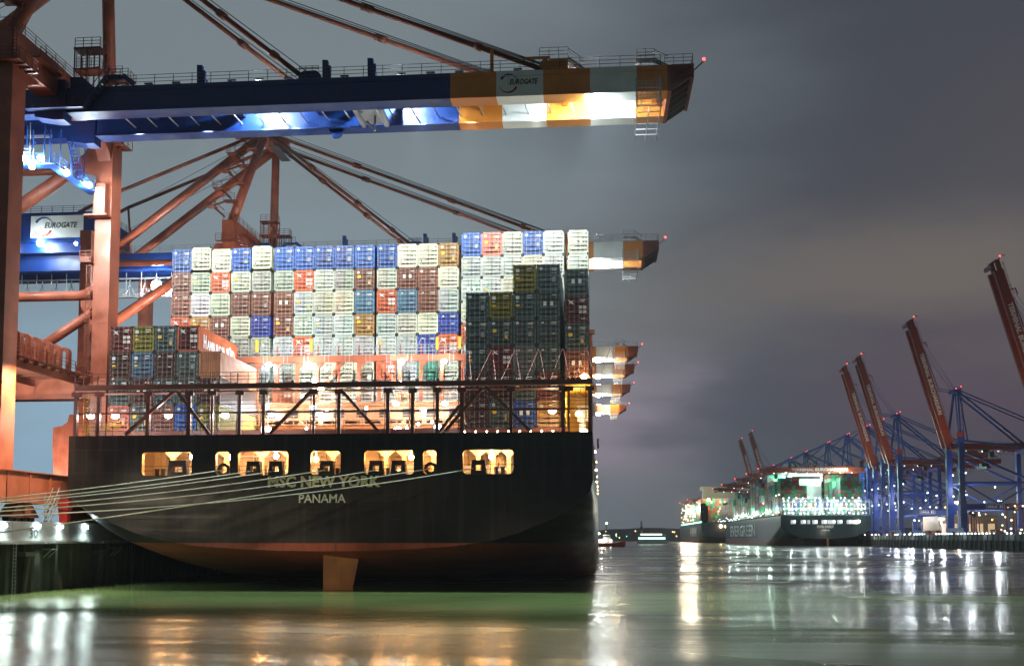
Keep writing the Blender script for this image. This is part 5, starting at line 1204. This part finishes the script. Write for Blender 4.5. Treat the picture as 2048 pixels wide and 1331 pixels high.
def bay(X0, X1, y, base, tiers, cols=FARCOL, only=None):
    n = int((X1-X0-1)/2.48)
    for k in range(n):
        if only and not only(k, n): continue
        h = tiers+r_.choice((-1, 0, 0, 0))
        for t in range(max(1, h)): stuff_box(X0+.6+k*2.48, X0+2.95+k*2.48, y, y+12.2, base+.8+t*2.68, base+3.4+t*2.68, r_.choice(cols))
edge = lambda k, n: k < 4 or k > n-4 or k % 2
tl = [8, 9, 11, 11, 8, 9, 11, 10, 6, 5, 8, 8, 7, 9, 6, 7, 8, 7, 6, 7, 8, 6]
for i, t in enumerate(tl):
    y = 716+i*14.6
    if 750 < y < 772: continue
    bay(GX0, GX1, y, GD, t if y < 980 else t-1, FARCOL[:5]+FARCOL[:2]+FARCOL[5:], lambda k, n: k < 5 or k > n-6)
# the farther ship with white letters
HO = (143, 1160, 0)
hsp = empty('container_ship', HO, 'blue grey container ship behind the green one, big white letters on its side', 'ship', 'ships moored across the water')
q, m = far_hull(HO, 113, 173, 390, 22, 'grey_hull', 5.0, (.05, .06, .085)); part(q, 'hull', m, hsp)
hh_ = [c for c in bpy.data.objects if c.parent == hsp][0]
q = text_mb('HMM', 82, 11, (112.8, 1301, 7), (0, -1, 0), (0, 0, 1), .05, .03); part(q, 'side_lettering', M['letter_white'], hh_)
q = MB(); q.box(122, 159, 1225, 1240, 22, 62); q.box(119, 162, 1228, 1238, 62, 66); part(q, 'bridge_house', M['far_grey'], hsp)
balls('rail_lamp', M['green'], hsp, [(113.2, 1165+11*k, 23.2) for k in range(26)], .75)
balls('deck_lamp', M['farwarm'], hsp, [(113.0, 1170+r_.random()*270, 26+24*r_.random()) for k in range(26)], .55)
balls('deck_lamp', M['farwhite'], hsp, [(113.0, 1170+r_.random()*270, 24+24*r_.random()) for k in range(20)], .55)
q = MB(); q.ball((134, 1157.5, 18.5), 1.6); q.ball((139, 1157.5, 18), .9); q.ball((121, 1158, 48), 1.6); part(q, 'stern_floodlight', glow('amber_flood', (1, .66, .30), 40), hsp)
for k in range(4): point((108, 1190+k*60, 40), 60000, (1, .85, .62), 1, hsp)
spot((130, 1150, 60), (0, 1, -.3), 120000, 120, (1, .8, .5), .5, 1, hsp)
for i in range(18):
    y = 1165+i*14.8
    if 1215 < y < 1245: continue
    bay(113, 173, y, 22, 8+(i % 3), FARCOL, lambda k, n: k < 3)
bay(113, 173, 1165, 22, 10)
# the rest of the big ship's cargo, behind what the photo shows
for i, t in enumerate((9, 9, 8, 9)): bay(SX0+1.2, SX1-.4, 140+i*14.7, 17, t, FARCOL[3:])
STUFF_O = None
me = bpy.data.meshes.new('container_cargo'); me.from_pydata(STUFF.v, [], STUFF.f)
ca = me.color_attributes.new('tone', 'FLOAT_COLOR', 'POINT')
buf = []
for cc in stuff_cols:
    k = .75+.5*r_.random()
    for _ in range(8): buf += [cc[0]*k, cc[1]*k, cc[2]*k, 1]
ca.data.foreach_set('color', buf)
m, nt_, b = nodes('cargo_paint'); at = nt_.nodes.new('ShaderNodeAttribute'); at.attribute_name = 'tone'
nn_ = noise_of(nt_, (1, 1, .2), .6, 4); rp = ramp(nt_, .35, .7, g4(.7), g4(1.1)); nt_.links.new(nn_.outputs[0], rp.inputs[0])
nt_.links.new(mixc(nt_, 1.0, at.outputs['Color'], rp.outputs[0], 'MULTIPLY'), b.inputs['Base Color']); b.inputs['Roughness'].default_value = .5
me.materials.append(m); o = bpy.data.objects.new('container_cargo', me); C.objects.link(o); tag(o, 'mass of stacked containers on the decks of the ships', None, None, 'stuff')

# ------------------------------------------------------------------ yard behind the far cranes
def lamp_pole(x, y, h, warm, lab):
    o = empty('lamp_pole', (x, y, FZ), lab, 'lamp pole', 'lamp poles on the far terminal')
    q = MB(); q.tube((x, y, FZ), (x, y, FZ+h), .3, 8, .16); part(q, 'pole', M['galv'], o)
    q = MB(); q.box(x-1.5, x+1.5, y-.25, y+.25, FZ+h, FZ+h+.3); part(q, 'crossarm', M['galv'], o)
    balls('lamp_head', M['farwarm' if warm else 'farwhite'], o, [(x+k, y-.4, FZ+h-.2) for k in (-1.1, 0, 1.1)], .55)
    point((x, y-1.5, FZ+h-1.5), 9000, (1, .75, .42) if warm else (.9, .95, 1), .6, o)
PL = [(206, 470, 17, 1, 'tall lamp pole with warm lamps between the two legs of the third raised crane'), (238, 520, 15, 1, 'warm lamp pole near the picture edge behind the landside crane legs'), (205, 610, 19, 1, 'tall lamp pole with warm lamps standing between the crane pairs'),
      (230, 700, 15, 0, 'white lamp pole in the yard behind the raised crane pair'), (262, 560, 12, 1, 'short warm lamp pole in front of the long low shed'), (225, 800, 22, 0, 'high white lamp pole behind the lowered booms'), (250, 900, 22, 1, 'high warm lamp pole far back in the yard'), (203, 632, 10, 0, 'short white lamp pole beside the straddle carriers')]
for p in PL: lamp_pole(*p)
def straddle(x, y, lab):
    o = empty('straddle_carrier', (x, y, FZ), lab, 'straddle carrier', 'straddle carriers on the far terminal')
    for sx_ in (-2.2, 2.2):
        q = MB(); q.box(x+sx_-.3, x+sx_+.3, y-5, y+5, FZ+1.2, FZ+2.0)
        for yy in (-4.4, 3.8): q.box(x+sx_-.25, x+sx_+.25, y+yy, y+yy+.6, FZ+2.0, FZ+13)
        part(q, 'side_frame', M['hhla_red'], o)
        q = MB()
        for yy in (-4, -1.5, 1.5, 4): q.tube((x+sx_-.3, y+yy, FZ+.65), (x+sx_+.3, y+yy, FZ+.65), .65, 10)
        part(q, 'wheels', M['fairlead'], o)
    q = MB(); q.box(x-2.5, x+2.5, y-5, y+5, FZ+13, FZ+13.9); q.box(x-1.4, x+1.4, y-2, y+3, FZ+13.9, FZ+15); part(q, 'top_frame', M['hhla_red'], o)
    q = MB(); q.box(x-2.4, x-.6, y-6.4, y-5, FZ+11, FZ+13); part(q, 'cab', M['glass'], o)
    balls('headlight', M['farwhite'], o, [(x-1.8, y-5.2, FZ+13.4), (x+1.8, y-5.2, FZ+13.4)], .32)
for x, y, lab in ((196, 505, 'red straddle carrier under the portal of the third raised crane'), (203, 585, 'red straddle carrier between the crane pairs, close to the quay edge'), (224, 640, 'red straddle carrier further back behind the lamp pole')): straddle(x, y, lab)
def shed(x0, x1, y, h, lab, mat):
    o = empty('warehouse', ((x0+x1)/2, y, FZ), lab, 'warehouse', 'sheds behind the far cranes')
    q = MB(); q.box(x0, x1, y, y+30, FZ, FZ+h); part(q, 'wall', M['cream'], o)
    q = MB(); q.prism([(x0-.6, y-.6, FZ+h), (x1+.6, y-.6, FZ+h), ((x0+x1)/2, y-.6, FZ+h+2.5)], (0, 31, 0)); part(q, 'roof', M['galv'], o)
    n = int((x1-x0)/7)
    for k in range(n):
        q = MB(); q.box(x0+2+k*7, x0+6+k*7, y-.06, y-.01, FZ+.5, FZ+h*.6); part(q, 'window', mat, o)
    return o
shed(210, 246, 660, 12, 'lit shed with glowing openings behind the crane portals', M['window']); shed(255, 330, 600, 9, 'long low shed with bright openings near the picture edge', M['window'])
r_ = random.Random(21)
balls('yard_lamp', M['farwarm'], far, [(196+90*r_.random(), 480+420*r_.random(), FZ+2+16*r_.random()) for k in range(50)], .4)
balls('yard_lamp', M['farwhite'], far, [(190+90*r_.random(), 480+520*r_.random(), FZ+1+26*r_.random()) for k in range(45)], .4)

# ------------------------------------------------------------------ tug, ferry, beacon tower, far shore
TO = (4, 640, 0)
tg = empty('tug', TO, 'red hulled harbour tug with a bright masthead lamp just past the big ship', 'tug')
q = MB(); x = 4
out = [(-10, 3.4, 2.0), (-8, 4.4, 2.0), (2, 4.8, 2.1), (7, 4.2, 2.7), (10, 2.6, 3.5), (12, .2, 4.1)]
rows = []
for dx, hw, top in out: rows.append([(x+dx, TO[1]-hw, top), (x+dx*.96, TO[1]-hw*.75, -.5), (x+dx*.96, TO[1]+hw*.75, -.5), (x+dx, TO[1]+hw, top)])
for r0 in rows: q.v += r0
for i in range(len(rows)-1):
    for j in range(4): q.f.append((i*4+j, i*4+(j+1) % 4, (i+1)*4+(j+1) % 4, (i+1)*4+j)); q.m.append(0)
q.f.append((0, 1, 2, 3)); q.m.append(0); part(q, 'hull', M['tug_red'], tg)
q = MB(); q.box(-4+x-1, x+4, TO[1]-3, TO[1]+3, 2.1, 4.6); q.box(x-2, x+2.5, TO[1]-2.3, TO[1]+2.3, 4.6, 7.4); part(q, 'wheelhouse', M['far_white'], tg)
q = MB(); q.box(x-2.02, x+2.52, TO[1]-2.32, TO[1]+2.32, 5.8, 6.9); part(q, 'windows', M['glass'], tg)
q = MB(); q.tube((x, TO[1], 7.4), (x, TO[1], 14.2), .22, 8); q.bar((x-1.5, TO[1], 10.5), (x+1.5, TO[1], 10.5), .2); q.tube((x-3.5, TO[1]-1, 4.6), (x-3.5, TO[1]-1, 8), .5, 8); q.bar((x-6, TO[1], 2), (x-4.6, TO[1], 6), .25); part(q, 'mast', M['fairlead'], tg)
q = MB(); q.ball((x+.2, TO[1]-.5, 14.5), .5); q.ball((x-4.5, TO[1]-3, 8.2), .5); q.ball((x-7.5, TO[1]-3, 4.0), .55); q.ball((x-1, TO[1]-3.4, 3.6), .5); q.ball((x+2.5, TO[1]-3.2, 3.8), .35); part(MB(), 'lamp', M['warm'], tg) if False else None; balls('lamp', glow('tug_lamp', (1, .9, .7), 30), tg, [(x+.2, TO[1]-.5, 14.5), (x-4.5, TO[1]-3, 8.2), (x-7.5, TO[1]-3, 4.0), (x-1, TO[1]-3.4, 3.6), (x+2.5, TO[1]-3.2, 3.8)], .48)
point((x-3, TO[1]-5, 6), 2500, (1, .92, .8), .4, tg)
FO = (48, 960, 0)
fb = empty('ferry', FO, 'small passenger ferry with rows of lit windows in mid river', 'ferry')
q = MB(); q.prism([(34, 957, .0), (62, 957, 0), (64, 957, 3.2), (33, 957, 3.0)], (0, 7, 0)); part(q, 'hull', M['far_white'], fb)
q = MB(); q.box(35, 61, 957.6, 963.4, 3.2, 9.0); part(q, 'cabin', M['far_grey'], fb)
q = MB(); q.box(35.5, 60, 957.5, 957.58, 4.2, 6.0); part(q, 'lower_windows', glow('ferry_green', (.45, 1, .85), 3), fb)
q = MB(); q.box(37.5, 57, 957.5, 957.58, 8.2, 9.2); part(q, 'upper_windows', glow('ferry_white', (1, .85, .65), 6), fb)
BO = (46, 1150, 0)
bt = empty('beacon_tower', BO, 'slender red and white banded beacon tower by the far bank', 'beacon')
for k in range(5):
    q = MB(); q.tube((BO[0], BO[1], k*4.6), (BO[0], BO[1], k*4.6+4.6), 1.25, 10); part(q, 'band', M['far_white' if k % 2 == 0 else 'tug_red'], bt)
q = MB(); q.tube((BO[0], BO[1], 23), (BO[0], BO[1], 24.5), .7, 8); part(q, 'lantern', M['far_white'], bt)
q = MB(); r_ = random.Random(2); pts = []
n = 60
xs_ = [-760+k*31 for k in range(n)]
hs_ = [17+5*math.sin(k*.5)+5*r_.random() for k in range(n)]
q.v = [(x, 1750, 0) for x in xs_]+[(x, 1850, h) for x, h in zip(xs_, hs_)]+[(x, 2100, h*.8) for x, h in zip(xs_, hs_)]
for k in range(n-1): q.f += [(k, k+1, n+k+1, n+k), (n+k, n+k+1, 2*n+k+1, 2*n+k)]; q.m += [0, 0]
hill = structure(q, 'hills', paint('hill_wood', (.05, .06, .06), .9, .4, 0))
balls('shore_lamp', M['farwarm'], hill, [(-40+r_.random()*320, 1748-20*r_.random(), 4+18*r_.random()) for k in range(18)], .8)
balls('shore_lamp', M['green'], hill, [(20+r_.random()*220, 1745, 4+12*r_.random()) for k in range(6)], .7)

for o in bpy.data.objects:
    if 'org' in o: del o['org']
